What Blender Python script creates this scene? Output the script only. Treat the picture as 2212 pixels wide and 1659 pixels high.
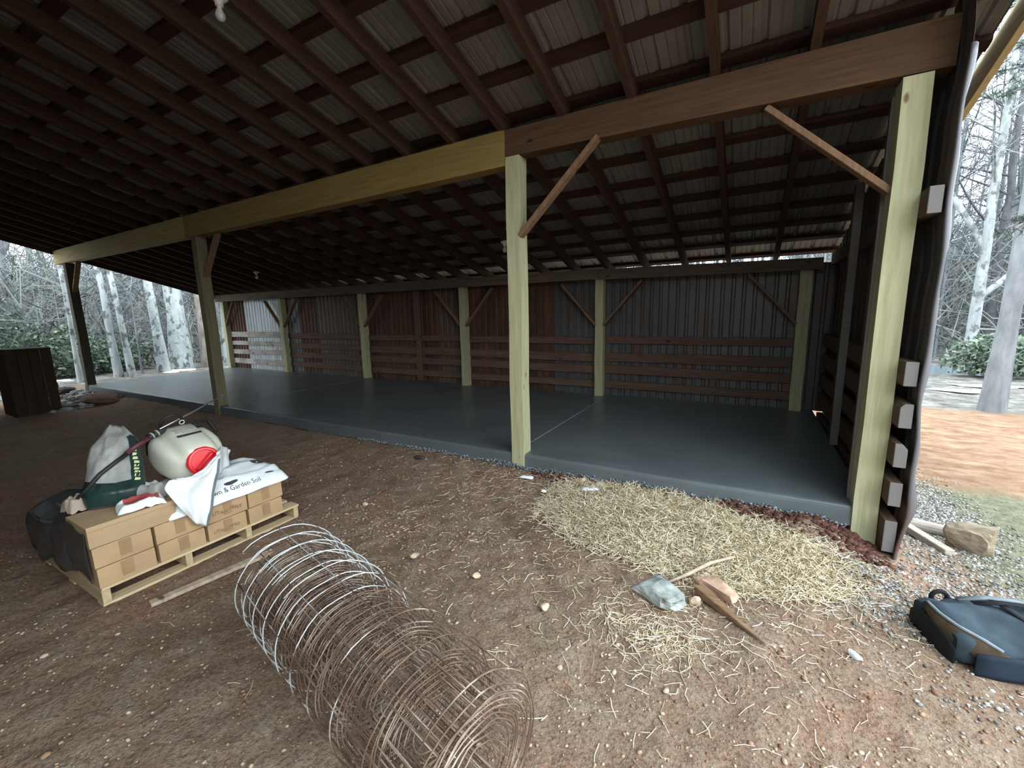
import bpy, bmesh, math, random
import numpy as np
from mathutils import Vector, Matrix, Euler

for o in list(bpy.data.objects):
    bpy.data.objects.remove(o, do_unlink=True)
scn = bpy.context.scene
col = scn.collection
random.seed(7)
rng = np.random.default_rng(7)

# ------------------------------------------------------------------ camera
cam_d = bpy.data.cameras.new('camera')
cam = bpy.data.objects.new('camera', cam_d)
col.objects.link(cam)
cam_d.sensor_width = 36.0
cam_d.lens = 36.0 * 913.15 / 2212.0
cam_d.clip_start = 0.05
cam_d.clip_end = 400
YAW, PITCH, ROLL = 0.5114, 0.1653, -0.0222
CAM = Vector((2.023, -3.548, 1.379))
fw = Vector((-math.sin(YAW) * math.cos(PITCH), math.cos(YAW) * math.cos(PITCH), -math.sin(PITCH)))
rt = Vector((math.cos(YAW), math.sin(YAW), 0))
up = rt.cross(fw)
r2 = rt * math.cos(ROLL) + up * math.sin(ROLL)
u2 = -rt * math.sin(ROLL) + up * math.cos(ROLL)
cam.matrix_world = Matrix(((r2.x, u2.x, -fw.x, CAM.x), (r2.y, u2.y, -fw.y, CAM.y), (r2.z, u2.z, -fw.z, CAM.z), (0, 0, 0, 1)))
scn.camera = cam

# ------------------------------------------------------------------ sky and exposure
SKY = 4.0
w = bpy.data.worlds.new('sky')
scn.world = w
w.use_nodes = True
nt = w.node_tree
nt.nodes.clear()
wo = nt.nodes.new('ShaderNodeOutputWorld')
wb = nt.nodes.new('ShaderNodeBackground')
wb.inputs['Strength'].default_value = SKY
tc = nt.nodes.new('ShaderNodeTexCoord')
nz = nt.nodes.new('ShaderNodeTexNoise')
nz.inputs['Scale'].default_value = 2.2
nz.inputs['Detail'].default_value = 5
cr = nt.nodes.new('ShaderNodeValToRGB')
cr.color_ramp.elements[0].position = .35
cr.color_ramp.elements[0].color = (0.66, 0.85, 0.94, 1)
cr.color_ramp.elements[1].position = .62
cr.color_ramp.elements[1].color = (0.90, 0.96, 1.0, 1)
nt.links.new(tc.outputs['Generated'], nz.inputs['Vector'])
nt.links.new(nz.outputs['Fac'], cr.inputs['Fac'])
nt.links.new(cr.outputs['Color'], wb.inputs['Color'])
nt.links.new(wb.outputs[0], wo.inputs[0])

scn.view_settings.view_transform = 'Standard'
scn.view_settings.look = 'None'
scn.view_settings.exposure = 0.9
scn.view_settings.gamma = 1.0
scn.view_settings.use_curve_mapping = False
scn.cycles.use_denoising = True
scn.cycles.max_bounces = 6
scn.cycles.diffuse_bounces = 4
scn.cycles.glossy_bounces = 2
scn.cycles.transmission_bounces = 4
scn.cycles.transparent_max_bounces = 6
scn.cycles.caustics_reflective = False
scn.cycles.caustics_refractive = False

# ------------------------------------------------------------------ materials
class NT:
    def __init__(s, name):
        s.m = bpy.data.materials.new(name)
        s.m.use_nodes = True
        s.t = s.m.node_tree
        s.b = s.t.nodes['Principled BSDF']
    def n(s, kind, **kw):
        nd = s.t.nodes.new('ShaderNode' + kind)
        for k, v in kw.items():
            if hasattr(nd, k): setattr(nd, k, v)
            else: nd.inputs[k.replace('_', ' ')].default_value = v
        return nd
    def l(s, a, b): s.t.links.new(a, b)
    def coords(s, scale=(1, 1, 1), shift=True):
        tc = s.n('TexCoord')
        mp = s.n('Mapping')
        mp.inputs['Scale'].default_value = scale
        s.l(tc.outputs['Object'], mp.inputs['Vector'])
        if shift:
            oi = s.n('ObjectInfo')
            s.l(oi.outputs['Location'], mp.inputs['Location'])
        return mp.outputs['Vector']
    def noise(s, vec, scale, detail=4, rough=.55):
        nd = s.n('TexNoise')
        nd.inputs['Scale'].default_value = scale
        nd.inputs['Detail'].default_value = detail
        nd.inputs['Roughness'].default_value = rough
        if vec is not None: s.l(vec, nd.inputs['Vector'])
        return nd.outputs['Fac']
    def ramp(s, fac, stops):
        nd = s.n('ValToRGB')
        e = nd.color_ramp.elements
        while len(e) < len(stops): e.new(.5)
        for el, (p, c) in zip(e, stops):
            el.position = p
            el.color = (c[0], c[1], c[2], 1) if not isinstance(c, (int, float)) else (c, c, c, 1)
        s.l(fac, nd.inputs['Fac'])
        return nd.outputs['Color']
    def mix(s, fac, a, b, mode='MIX'):
        nd = s.n('Mix')
        nd.data_type = 'RGBA'
        nd.blend_type = mode
        for sock, v in ((nd.inputs['Factor'], fac), (nd.inputs['A'], a), (nd.inputs['B'], b)) if False else ((nd.inputs[0], fac), (nd.inputs[6], a), (nd.inputs[7], b)):
            if hasattr(v, 'is_linked') or hasattr(v, 'links'): s.l(v, sock)
            elif isinstance(v, (int, float)): sock.default_value = v
            else: sock.default_value = (v[0], v[1], v[2], 1)
        return nd.outputs[2]
    def math(s, op, a, b=None):
        nd = s.n('Math')
        nd.operation = op
        for i, v in enumerate((a, b)):
            if v is None: continue
            if isinstance(v, (int, float)): nd.inputs[i].default_value = v
            else: s.l(v, nd.inputs[i])
        return nd.outputs[0]
    def base(s, c):
        if isinstance(c, tuple): s.b.inputs['Base Color'].default_value = (*c, 1)
        else: s.l(c, s.b.inputs['Base Color'])
    def rough(s, v):
        if isinstance(v, (int, float)): s.b.inputs['Roughness'].default_value = v
        else: s.l(v, s.b.inputs['Roughness'])
    def metal(s, v): s.b.inputs['Metallic'].default_value = v
    def spec(s, v): s.b.inputs['Specular IOR Level'].default_value = v
    def bump(s, h, strength=.3, dist=.01):
        nd = s.n('Bump')
        nd.inputs['Strength'].default_value = strength
        nd.inputs['Distance'].default_value = dist
        s.l(h, nd.inputs['Height'])
        s.l(nd.outputs[0], s.b.inputs['Normal'])

def wood(name, c1, c2, axis='x', dark=None, rough=.8, knots=True, stain=None):
    k = NT(name)
    sc = [1, 1, 1]
    sc['xyz'.index(axis)] = .06
    v = k.coords(tuple(sc))
    f = k.noise(v, 38, 5, .6)
    c = k.ramp(f, [(.32, c1), (.68, c2)])
    if stain:
        v2 = k.coords((1, 1, 1))
        c = k.mix(k.ramp(k.noise(v2, 3.0, 4), [(.48, 0.), (.72, .75)]), c, stain)
    if knots:
        sk = [1, 1, 1]
        sk['xyz'.index(axis)] = .45
        vo = k.n('TexVoronoi')
        vo.inputs['Scale'].default_value = 4.5
        k.l(k.coords(tuple(sk)), vo.inputs['Vector'])
        kf = k.ramp(vo.outputs['Distance'], [(.05, 1.), (.085, 0.)])
        d = dark or tuple(x * .35 for x in c1)
        c = k.mix(kf, c, d)
    k.base(c)
    k.rough(rough)
    k.spec(.25)
    k.bump(f, .25, .004)
    return k.m

def plain(name, c, rough=.6, var=.15, scale=8, metal=0, spec=.4, bump=0):
    k = NT(name)
    v = k.coords()
    f = k.noise(v, scale, 5)
    a = tuple(x * (1 - var) for x in c)
    b = tuple(min(1, x * (1 + var)) for x in c)
    k.base(k.ramp(f, [(.3, a), (.7, b)]))
    k.rough(rough)
    k.metal(metal)
    k.spec(spec)
    if bump: k.bump(f, bump, .01)
    return k.m

M = {}
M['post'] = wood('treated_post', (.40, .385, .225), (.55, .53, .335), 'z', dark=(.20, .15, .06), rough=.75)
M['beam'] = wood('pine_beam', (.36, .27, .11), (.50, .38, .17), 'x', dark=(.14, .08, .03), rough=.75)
M['post_shaded'] = wood('shaded_post', (.17, .145, .085), (.25, .215, .13), 'z', dark=(.06, .04, .02), rough=.85)  # post wood darkened so the colour holds the shade on this post
M['post_backlit'] = wood('backlit_post', (.055, .046, .030), (.09, .075, .05), 'z', rough=.9)  # near-black colour stands in for the unlit face of a backlit post
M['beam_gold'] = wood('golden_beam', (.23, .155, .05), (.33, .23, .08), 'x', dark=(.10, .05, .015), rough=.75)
M['beam_brown_shaded'] = wood('shaded_brown_beam', (.075, .04, .021), (.12, .066, .035), 'x', rough=.8)  # brown wood, darkened further to put the beam's shade into the colour
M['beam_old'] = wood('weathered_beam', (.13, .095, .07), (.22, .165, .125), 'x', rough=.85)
M['brace'] = wood('brace_wood', (.17, .095, .055), (.27, .16, .095), 'z', rough=.8)
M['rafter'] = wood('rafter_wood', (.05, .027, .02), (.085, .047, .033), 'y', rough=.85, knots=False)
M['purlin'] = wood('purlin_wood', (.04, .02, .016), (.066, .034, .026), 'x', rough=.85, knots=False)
M['rail_grey'] = wood('weathered_rail', (.33, .28, .25), (.56, .51, .48), 'x', dark=(.05, .04, .035), rough=.85, stain=(.16, .12, .10))
M['rail_brown'] = wood('brown_rail', (.12, .072, .052), (.19, .118, .088), 'x', rough=.85)
M['rake'] = wood('rake_pine', (.44, .34, .17), (.60, .48, .27), 'y', rough=.7)
M['pallet'] = wood('pallet_wood', (.52, .38, .22), (.70, .55, .35), 'y', rough=.8)
M['pallet_x'] = wood('pallet_stringer_wood', (.45, .33, .19), (.60, .46, .29), 'x', rough=.8)
M['oldboard'] = wood('old_board', (.36, .27, .19), (.55, .44, .33), 'x', rough=.9)
M['stake'] = wood('stake_wood', (.14, .078, .042), (.25, .155, .09), 'x', rough=.9, knots=False)
M['crate'] = wood('crate_wood', (.03, .018, .01), (.055, .033, .018), 'z', rough=.85)

def rail_side_mat():
    m = wood('side_rail', (.085, .05, .033), (.14, .085, .058), 'y', rough=.85)
    t = m.node_tree
    b = t.nodes['Principled BSDF']
    src = b.inputs['Base Color'].links[0].from_socket
    geo = t.nodes.new('ShaderNodeNewGeometry'); sp = t.nodes.new('ShaderNodeSeparateXYZ')
    t.links.new(geo.outputs['True Normal'], sp.inputs[0])
    ab = t.nodes.new('ShaderNodeMath'); ab.operation = 'ABSOLUTE'; t.links.new(sp.outputs[1], ab.inputs[0])
    gt = t.nodes.new('ShaderNodeMath'); gt.operation = 'GREATER_THAN'; gt.inputs[1].default_value = .7; t.links.new(ab.outputs[0], gt.inputs[0])
    nz = t.nodes.new('ShaderNodeTexNoise'); nz.inputs['Scale'].default_value = 45
    cr = t.nodes.new('ShaderNodeValToRGB'); cr.color_ramp.elements[0].color = (.13, .115, .105, 1); cr.color_ramp.elements[1].color = (.25, .24, .235, 1)
    t.links.new(nz.outputs['Fac'], cr.inputs['Fac'])
    mx = t.nodes.new('ShaderNodeMix'); mx.data_type = 'RGBA'
    t.links.new(gt.outputs[0], mx.inputs[0]); t.links.new(src, mx.inputs[6]); t.links.new(cr.outputs['Color'], mx.inputs[7])
    t.links.new(mx.outputs[2], b.inputs['Base Color'])
    return m
M['rail_side'] = rail_side_mat()

def sheet_mat(name, c, rust=.0, rough=.45, metal=.55):
    k = NT(name)
    v = k.coords((1, 1, .35))
    f = k.noise(v, 5, 5)
    a = tuple(x * .78 for x in c)
    cc = k.ramp(f, [(.3, a), (.7, c)])
    if rust:
        cc = k.mix(k.ramp(k.noise(v, 3.3, 6, .65), [(.62 - rust * .3, 0.), (.8 - rust * .2, 1.)]), cc, (.17, .07, .035))
    k.base(cc)
    k.rough(rough)
    k.metal(metal)
    return k.m
M['roof'] = sheet_mat('roof_sheet', (.205, .203, .192), 0, .6, .0)
M['silver'] = sheet_mat('galvanised_sheet', (.60, .62, .64), .12, .42, .45)
M['dull'] = sheet_mat('dull_sheet', (.135, .135, .135), .3, .5, .35)
M['rust'] = sheet_mat('rusty_sheet', (.085, .045, .032), .7, .7, .15)
M['tan'] = sheet_mat('tan_sheet', (.135, .095, .072), .25, .6, .2)
M['sidesheet'] = sheet_mat('side_sheet', (.07, .06, .058), .4, .6, .1)  # base colour darkened to carry the low light along this wall
M['edge'] = sheet_mat('galvanised_edge', (.17, .165, .18), .2, .5, .3)

def slab_mat():
    k = NT('wet_concrete')
    v = k.coords((1, 1, 1), False)
    f = k.noise(v, 1.1, 6, .6)
    f2 = k.noise(k.coords((.35, 2.2, 1), False), 3.0, 5, .6)
    c = k.ramp(f, [(.25, (.082, .097, .103)), (.75, (.138, .157, .165))])
    c = k.mix(k.ramp(f2, [(.5, 0.), (.85, .5)]), c, (.22, .235, .235))
    vs = k.noise(k.coords((1, 3, 1), False), 7, 5, .7)
    c = k.mix(k.ramp(vs, [(.60, 0.), (.85, .5)]), c, (.30, .31, .31))
    k.base(c)
    k.rough(k.ramp(f2, [(.25, .30), (.75, .40)]))
    k.spec(.5)
    k.bump(k.noise(v, 60, 3), .06, .004)
    return k.m
M['slab'] = slab_mat()

def ground_mat():
    k = NT('red_clay_ground')
    v = k.coords((1, 1, 1), False)
    big = k.noise(v, 1.0, 4, .6)
    mid = k.noise(v, 6.5, 6, .65)
    fine = k.noise(v, 55, 4, .7)
    c = k.ramp(big, [(.30, (.185, .112, .076)), (.50, (.25, .168, .118)), (.68, (.285, .15, .10))])
    c = k.mix(k.ramp(mid, [(.42, 0.), (.68, .8)]), c, (.295, .23, .17))
    c = k.mix(k.ramp(fine, [(.36, .7), (.52, 0.)]), c, (.115, .065, .042))
    c = k.mix(k.ramp(fine, [(.60, 0.), (.72, .55)]), c, (.48, .37, .27))
    at = k.n('Attribute')
    at.attribute_name = 'zone'
    sep = k.n('SeparateColor')
    k.l(at.outputs['Color'], sep.inputs[0])
    clay = k.ramp(k.noise(k.coords((1, 1.8, 1), False), 3.4, 8, .7), [(.34, (.165, .09, .055)), (.5, (.255, .15, .095)), (.66, (.34, .24, .165))])
    c = k.mix(sep.outputs[0], c, clay)
    grass = k.ramp(k.noise(v, 16, 6, .7), [(.38, (.07, .09, .05)), (.55, (.145, .17, .11)), (.68, (.25, .235, .18))])
    c = k.mix(sep.outputs[1], c, grass)
    lit = k.ramp(k.noise(v, 3.5, 8, .72), [(.34, (.06, .058, .052)), (.5, (.155, .145, .13)), (.64, (.27, .265, .25))])
    c = k.mix(sep.outputs[2], c, lit)
    k.base(c)
    k.rough(.95)
    k.spec(.15)
    h = k.math('ADD', k.math('MULTIPLY', mid, 1.2), k.math('MULTIPLY', fine, .5))
    k.bump(h, .75, .035)
    return k.m
M['ground'] = ground_mat()

def rock_mat(name, cs):
    k = NT(name)
    geo = k.n('NewGeometry')
    v = k.coords()
    f = k.math('ADD', k.math('MULTIPLY', geo.outputs['Random Per Island'], .85), k.math('MULTIPLY', k.noise(v, 30, 3), .3))
    n = len(cs)
    k.base(k.ramp(f, [(.12 + .8 * i / (n - 1), c) for i, c in enumerate(cs)]))
    k.rough(.9)
    k.spec(.2)
    return k.m
M['gravel'] = rock_mat('grey_gravel', [(.08, .072, .066), (.17, .158, .148), (.28, .268, .255), (.46, .45, .43)])
M['pebble'] = rock_mat('clay_pebbles', [(.15, .075, .045), (.28, .16, .10), (.40, .26, .17), (.52, .40, .29)])
M['clod'] = rock_mat('red_clods', [(.05, .022, .017), (.095, .04, .03), (.15, .068, .05)])
M['straw'] = rock_mat('straw', [(.22, .15, .085), (.57, .455, .29), (.77, .66, .46), (.93, .85, .67)])
M['strawbase'] = plain('matted_straw', (.21, .15, .09), .95, .7, 55, bump=.8)
M['chips'] = rock_mat('footing_chips', [(.06, .07, .075), (.15, .165, .17), (.30, .32, .33)])

M['carton'] = plain('brown_carton', (.47, .31, .17), .8, .10, 5)
M['carton2'] = plain('brown_carton_lid', (.44, .30, .17), .8, .08, 4)
M['tape'] = plain('packing_tape', (.36, .23, .12), .32, .12, 9, spec=.5)
M['ink'] = plain('dark_ink', (.05, .045, .045), .7, .1)
M['inkbrown'] = plain('marker_ink', (.22, .13, .07), .8, .1)
M['film'] = plain('dark_film', (.045, .045, .047), .30, .35, 6, spec=.6, bump=.4)
M['paper'] = plain('tan_paper', (.44, .35, .28), .8, .15, 12, bump=.4)
M['poly'] = plain('white_poly', (.84, .86, .86), .42, .04, 7, spec=.4, bump=.2)
def bag_mat():
    k = NT('printed_white_bag')
    v = k.coords((1, 1, .4))
    vo = k.n('TexVoronoi')
    vo.inputs['Scale'].default_value = 6.5
    dv = k.n('VectorMath')
    dv.operation = 'ADD'
    nn = k.n('TexNoise')
    nn.inputs['Scale'].default_value = 9
    k.l(v, nn.inputs['Vector'])
    sc = k.n('VectorMath')
    sc.operation = 'SCALE'
    sc.inputs['Scale'].default_value = .10
    k.l(nn.outputs['Color'], sc.inputs[0])
    k.l(v, dv.inputs[0])
    k.l(sc.outputs[0], dv.inputs[1])
    k.l(dv.outputs[0], vo.inputs['Vector'])
    c = k.ramp(vo.outputs['Distance'], [(.0, (.82, .86, .87)), (1, (.88, .91, .91))])
    k.base(c)
    k.rough(.4)
    k.bump(k.noise(v, 11, 4), .3, .01)
    return k.m
M['bag'] = bag_mat()
M['spot'] = plain('black_print', (.06, .058, .062), .45, .15)
def tank_mat():
    k = NT('white_tank_plastic')
    v = k.coords()
    k.base(k.ramp(k.noise(v, 4, 3), [(.3, (.66, .65, .53)), (.7, (.74, .73, .62))]))
    k.rough(.38)
    k.b.inputs['Subsurface Weight'].default_value = 0
    return k.m
M['tank'] = tank_mat()
M['redcap'] = plain('red_plastic', (.72, .012, .02), .32, .06, 6, spec=.5)
M['black'] = plain('black_plastic', (.022, .02, .021), .5, .2)
M['purple'] = plain('plum_plastic', (.10, .028, .04), .45, .15)
M['steel'] = plain('bright_steel', (.72, .72, .70), .3, .06, 20, metal=.8)
M['green'] = plain('dark_green_print', (.016, .04, .036), .35, .35, 8, bump=.2)
M['silverbag'] = plain('silver_white_film', (.36, .36, .34), .35, .5, 5, bump=.5)
M['yellow'] = plain('yellow_print', (.72, .68, .36), .5, .1)
M['redpack'] = plain('red_film', (.48, .10, .09), .3, .2, 9, bump=.3)

def wire_mat():
    k = NT('fence_wire')
    v = k.coords()
    f = k.noise(v, 7, 4)
    rusty = k.ramp(f, [(.3, (.09, .052, .036)), (.52, (.20, .125, .088)), (.68, (.45, .36, .29))])
    sp = k.n('SeparateXYZ')
    tcn = k.n('TexCoord')
    k.l(tcn.outputs['Object'], sp.inputs[0])
    at = k.n('Attribute')
    at.attribute_name = 'zinc'
    fac = k.math('ADD', at.outputs['Fac'], k.math('MULTIPLY', k.math('SUBTRACT', f, .5), 1.1))
    k.base(k.mix(k.ramp(fac, [(.45, 0.), (.62, 1.)]), rusty, (.66, .68, .68)))
    k.rough(.55)
    k.metal(.25)
    return k.m
M['wire'] = wire_mat()

M['duffel'] = plain('navy_canvas', (.034, .05, .064), .85, .35, 9, spec=.2, bump=.25)
M['duffel_dark'] = plain('black_canvas', (.014, .015, .018), .85, .2, 10, spec=.2)
M['duffel_blue'] = plain('blue_canvas', (.018, .028, .046), .85, .25, 9, spec=.2)
M['duffel_tan'] = plain('brown_lining', (.065, .045, .027), .85, .35, 9, spec=.2)
M['binding'] = plain('grey_webbing', (.17, .20, .215), .75, .2, 20, spec=.2)
M['greyrock'] = plain('grey_rock', (.34, .36, .34), .9, .5, 14, bump=.6)
M['clayrock'] = plain('pink_clay_lump', (.46, .29, .21), .9, .3, 10, bump=.5)
M['redrock'] = plain('tan_stone', (.55, .42, .30), .9, .25, 12, bump=.4)
M['darkrock'] = plain('dark_boulder', (.055, .045, .042), .9, .3, 6, bump=.4)
M['white'] = plain('porcelain', (.78, .77, .74), .35, .04)
def glass_mat():
    k = NT('bulb_glass')
    k.base((.85, .85, .83))
    k.rough(.15)
    k.b.inputs['Transmission Weight'].default_value = .4
    return k.m
M['bulb'] = glass_mat()
M['block'] = wood('block_wood', (.20, .15, .10), (.33, .27, .20), 'x', rough=.9)
M['greyplank'] = wood('grey_plank', (.33, .29, .235), (.46, .41, .35), 'x', rough=.9, knots=False)

def bark(name, c1, c2, patch=None):
    k = NT(name)
    v = k.coords((1, 1, .3))
    c = k.ramp(k.noise(v, 9, 6, .65), [(.35, c1), (.65, c2)])
    if patch:
        c = k.mix(k.ramp(k.noise(k.coords((1, 1, .7)), 5.5, 4, .6), [(.52, 0.), (.6, 1.)]), c, patch)
    k.base(c)
    k.rough(.92)
    k.spec(.15)
    return k.m
M['sycamore'] = bark('sycamore_bark', (.30, .32, .32), (.45, .48, .48), (.13, .13, .125))
M['barkgrey'] = bark('grey_bark', (.15, .155, .165), (.24, .245, .26))
M['barkpale'] = bark('pale_bark', (.20, .215, .22), (.33, .35, .35), (.12, .125, .125))
M['barkdark'] = bark('dark_bark', (.07, .07, .075), (.14, .14, .15))
M['barkbrown'] = bark('ivy_bark', (.15, .12, .10), (.33, .29, .26))
M['woods'] = rock_mat('distant_wood', [(.10, .108, .113), (.16, .172, .18), (.25, .265, .275)])  # grey-blue tones put the haze of the distance into the colour
M['brush'] = rock_mat('brushwood', [(.10, .105, .10), (.155, .165, .163), (.24, .245, .235)])
M['leaf'] = rock_mat('green_leaf', [(.075, .105, .08), (.13, .17, .125), (.21, .25, .19)])  # greens paled and dulled so haze is painted into the leaves
M['needle'] = rock_mat('pine_needle', [(.018, .04, .045), (.04, .075, .065), (.10, .13, .08)])
def water():
    k = NT('still_water')
    k.base((.16, .21, .23))
    k.rough(.12)
    k.spec(.5)
    return k.m
M['water'] = water()
M['frost'] = plain('pale_sand', (.62, .64, .64), .9, .2, 6)

# ------------------------------------------------------------------ mesh helpers
class MB:
    def __init__(s): s.v = []; s.f = []
    def add(s, vs, fs):
        b = len(s.v)
        s.v += [tuple(x) for x in vs]
        s.f += [tuple(i + b for i in f) for f in fs]
        return s
    def box(s, x0, x1, y0, y1, z0, z1):
        return s.add([(x0, y0, z0), (x1, y0, z0), (x1, y1, z0), (x0, y1, z0), (x0, y0, z1), (x1, y0, z1), (x1, y1, z1), (x0, y1, z1)],
                     [(0, 3, 2, 1), (4, 5, 6, 7), (0, 1, 5, 4), (1, 2, 6, 5), (2, 3, 7, 6), (3, 0, 4, 7)])
    def bar(s, a, b, wd, ht, upv=(0, 0, 1)):
        a = Vector(a); b = Vector(b)
        d = (b - a).normalized()
        sd = d.cross(Vector(upv)).normalized()
        u = sd.cross(d).normalized()
        vs = [p + sd * i * wd / 2 + u * j * ht / 2 for p in (a, b) for i, j in ((-1, -1), (1, -1), (1, 1), (-1, 1))]
        return s.add(vs, [(0, 1, 2, 3), (7, 6, 5, 4), (0, 4, 5, 1), (1, 5, 6, 2), (2, 6, 7, 3), (3, 7, 4, 0)])
    def tube(s, pts, rad, sides=6, cap=True):
        pts = [Vector(p) for p in pts]
        n = len(pts)
        if not hasattr(rad, '__len__'): rad = [rad] * n
        b = len(s.v)
        t0 = (pts[1] - pts[0]).normalized()
        ref = Vector((0, 0, 1)) if abs(t0.z) < .9 else Vector((1, 0, 0))
        nrm = t0.cross(ref).normalized()
        for i in range(n):
            t = (pts[min(i + 1, n - 1)] - pts[max(i - 1, 0)])
            t = t.normalized() if t.length > 1e-9 else t0
            nrm = (nrm - t * nrm.dot(t))
            nrm = nrm.normalized() if nrm.length > 1e-6 else t.orthogonal().normalized()
            bi = t.cross(nrm)
            for j in range(sides):
                a = 2 * math.pi * j / sides
                p = pts[i] + (nrm * math.cos(a) + bi * math.sin(a)) * rad[i]
                s.v.append((p.x, p.y, p.z))
        for i in range(n - 1):
            for j in range(sides):
                k = (j + 1) % sides
                s.f.append((b + i * sides + j, b + i * sides + k, b + (i + 1) * sides + k, b + (i + 1) * sides + j))
        if cap:
            s.f.append(tuple(b + j for j in range(sides))[::-1])
            s.f.append(tuple(b + (n - 1) * sides + j for j in range(sides)))
        return s
    def grid(s, P, closeu=False):
        """P[i][j] points"""
        b = len(s.v)
        n, m = len(P), len(P[0])
        for r in P:
            for p in r: s.v.append(tuple(p))
        for i in range(n - 1 + (1 if closeu else 0)):
            for j in range(m - 1):
                i2 = (i + 1) % n
                s.f.append((b + i * m + j, b + i2 * m + j, b + i2 * m + j + 1, b + i * m + j + 1))
        return s
    def build(s, name, mat, parent=None, origin=None, smooth=False, bevel=0, solid=0, sub=0):
        me = bpy.data.meshes.new(name)
        vs = np.array(s.v, dtype=float)
        lo, hi = vs.min(0), vs.max(0)
        if origin is None:
            o = np.array([(lo[0] + hi[0]) / 2, (lo[1] + hi[1]) / 2, lo[2]])
        else: o = np.array(origin, float)
        me.from_pydata((vs - o).tolist(), [], s.f)
        me.update()
        ob = bpy.data.objects.new(name, me)
        col.objects.link(ob)
        pl = Vector((0, 0, 0))
        if parent is not None:
            ob.parent = parent
            p = parent
            while p is not None:
                pl += p.location
                p = p.parent
        ob.location = Vector(o) - pl
        if mat is not None: me.materials.append(mat)
        if smooth:
            me.polygons.foreach_set('use_smooth', [True] * len(me.polygons))
        if solid:
            md = ob.modifiers.new('solid', 'SOLIDIFY'); md.thickness = solid; md.offset = 0
        if bevel:
            md = ob.modifiers.new('bevel', 'BEVEL'); md.width = bevel; md.segments = 1; md.limit_method = 'ANGLE'
        if sub:
            md = ob.modifiers.new('sub', 'SUBSURF'); md.levels = sub; md.render_levels = sub
        return ob

def tag(o, label=None, cat=None, group=None, kind=None):
    if label: o['label'] = label
    if cat: o['category'] = cat
    if group: o['group'] = group
    if kind: o['kind'] = kind
    return o
def empty(name, loc, label=None, cat=None, group=None, kind=None):
    o = bpy.data.objects.new(name, None)
    col.objects.link(o)
    o.location = loc
    o.empty_display_size = .1
    return tag(o, label, cat, group, kind)
def raw(name, verts, faces_flat, per, mat, smooth=False):
    """fast mesh from numpy arrays: faces_flat (F, per)"""
    me = bpy.data.meshes.new(name)
    nv, nf = len(verts), len(faces_flat)
    me.vertices.add(nv)
    me.vertices.foreach_set('co', np.ascontiguousarray(verts, dtype=np.float32).ravel())
    me.loops.add(nf * per)
    me.loops.foreach_set('vertex_index', np.ascontiguousarray(faces_flat, dtype=np.int32).ravel())
    me.polygons.add(nf)
    me.polygons.foreach_set('loop_start', np.arange(0, nf * per, per, dtype=np.int32))
    me.polygons.foreach_set('loop_total', np.full(nf, per, dtype=np.int32))
    me.update(calc_edges=True)
    me.validate()
    if smooth: me.polygons.foreach_set('use_smooth', np.ones(len(me.polygons), bool))
    me.materials.append(mat)
    ob = bpy.data.objects.new(name, me)
    col.objects.link(ob)
    return ob

def smooth(t):
    t = np.clip(t, 0, 1)
    return t * t * (3 - 2 * t)
_perm = rng.random((256, 256))
def vnoise(x, y):
    xi = np.floor(x).astype(int); yi = np.floor(y).astype(int)
    fx = smooth(x - xi); fy = smooth(y - yi)
    g = lambda a, b: _perm[a % 256, b % 256]
    return (g(xi, yi) * (1 - fx) + g(xi + 1, yi) * fx) * (1 - fy) + (g(xi, yi + 1) * (1 - fx) + g(xi + 1, yi + 1) * fx) * fy - .5
def fbm(x, y, o=4):
    s = 0; a = 1
    for i in range(o):
        s = s + a * vnoise(x * 2 ** i + 17.3 * i, y * 2 ** i + 5.1 * i); a *= .5
    return s

# ------------------------------------------------------------------ ground
D = 3.213
def straw_h(x, y):
    """height of the straw heap over the ground"""
    d1 = ((x - 1.45) / .85) ** 2 + ((y + .50 + .12 * (x - 1.4)) / .42) ** 2
    d2 = ((x - 2.25) / .45) ** 2 + ((y + .58) / .33) ** 2
    return .085 * np.exp(-d1 * 1.4) + .03 * np.exp(-d2 * 1.6)
def gz(x, y):
    x = np.asarray(x, float); y = np.asarray(y, float)
    z = np.full(np.broadcast(x, y).shape, -.25)
    rise = smooth((y + .75) / .72) * (1 - smooth((x - 2.55) / .35))
    z = z + .115 * rise
    z = z - .03 * smooth((x - 2.9) / .3)
    z = z + .025 * fbm(x * 1.1, y * 1.1, 3) + .018 * fbm(x * 6, y * 6, 3)
    z = z - .028 * np.exp(-((y - (-.75 - .85 * (x - .3))) / .09) ** 2) * smooth((x + .6) / .3) * (1 - smooth((x - 1.0) / .3))
    # loose red dirt thrown against the slab, right of the middle post
    z = z + .035 * np.exp(-((y + .05 + .10 * (x - 1.9)) / .10) ** 2) * smooth((x - .35) / .3) * (1 - smooth((x - 2.7) / .2)) * (1 + 1.6 * fbm(x * 9, y * 9, 2))
    # outdoors: hillsides all round
    dx = x + 4.0; dy = y
    d = np.sqrt(dx * dx + dy * dy)
    z = z + smooth((d - 18) / 40) * (6.5 + 2.0 * fbm(x * .06, y * .06, 3))
    # creek hollow
    z = z - .5 * smooth((y - 10.2) / 1.0) * (1 - smooth((y - 13.5) / 1.5)) * smooth((x - 3.5) / 2)
    under = (y > .02) & (y < 3.3) & (x > -11.6) & (x < 2.8)
    z = np.where(under, np.minimum(z, -.16), z)
    return z
def G(x, y): return float(gz(np.array([x]), np.array([y]))[0])
def cat_axis(*segs):
    out = []
    for a, b, s in segs: out += list(np.arange(a, b, s))
    return np.array(out)
xs = cat_axis((-90, -22, 2.0), (-22, -12, .4), (-12, -3, .10), (-3, 3.9, .022), (3.9, 9, .12), (9, 20, .5), (20, 92, 2.0))
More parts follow.
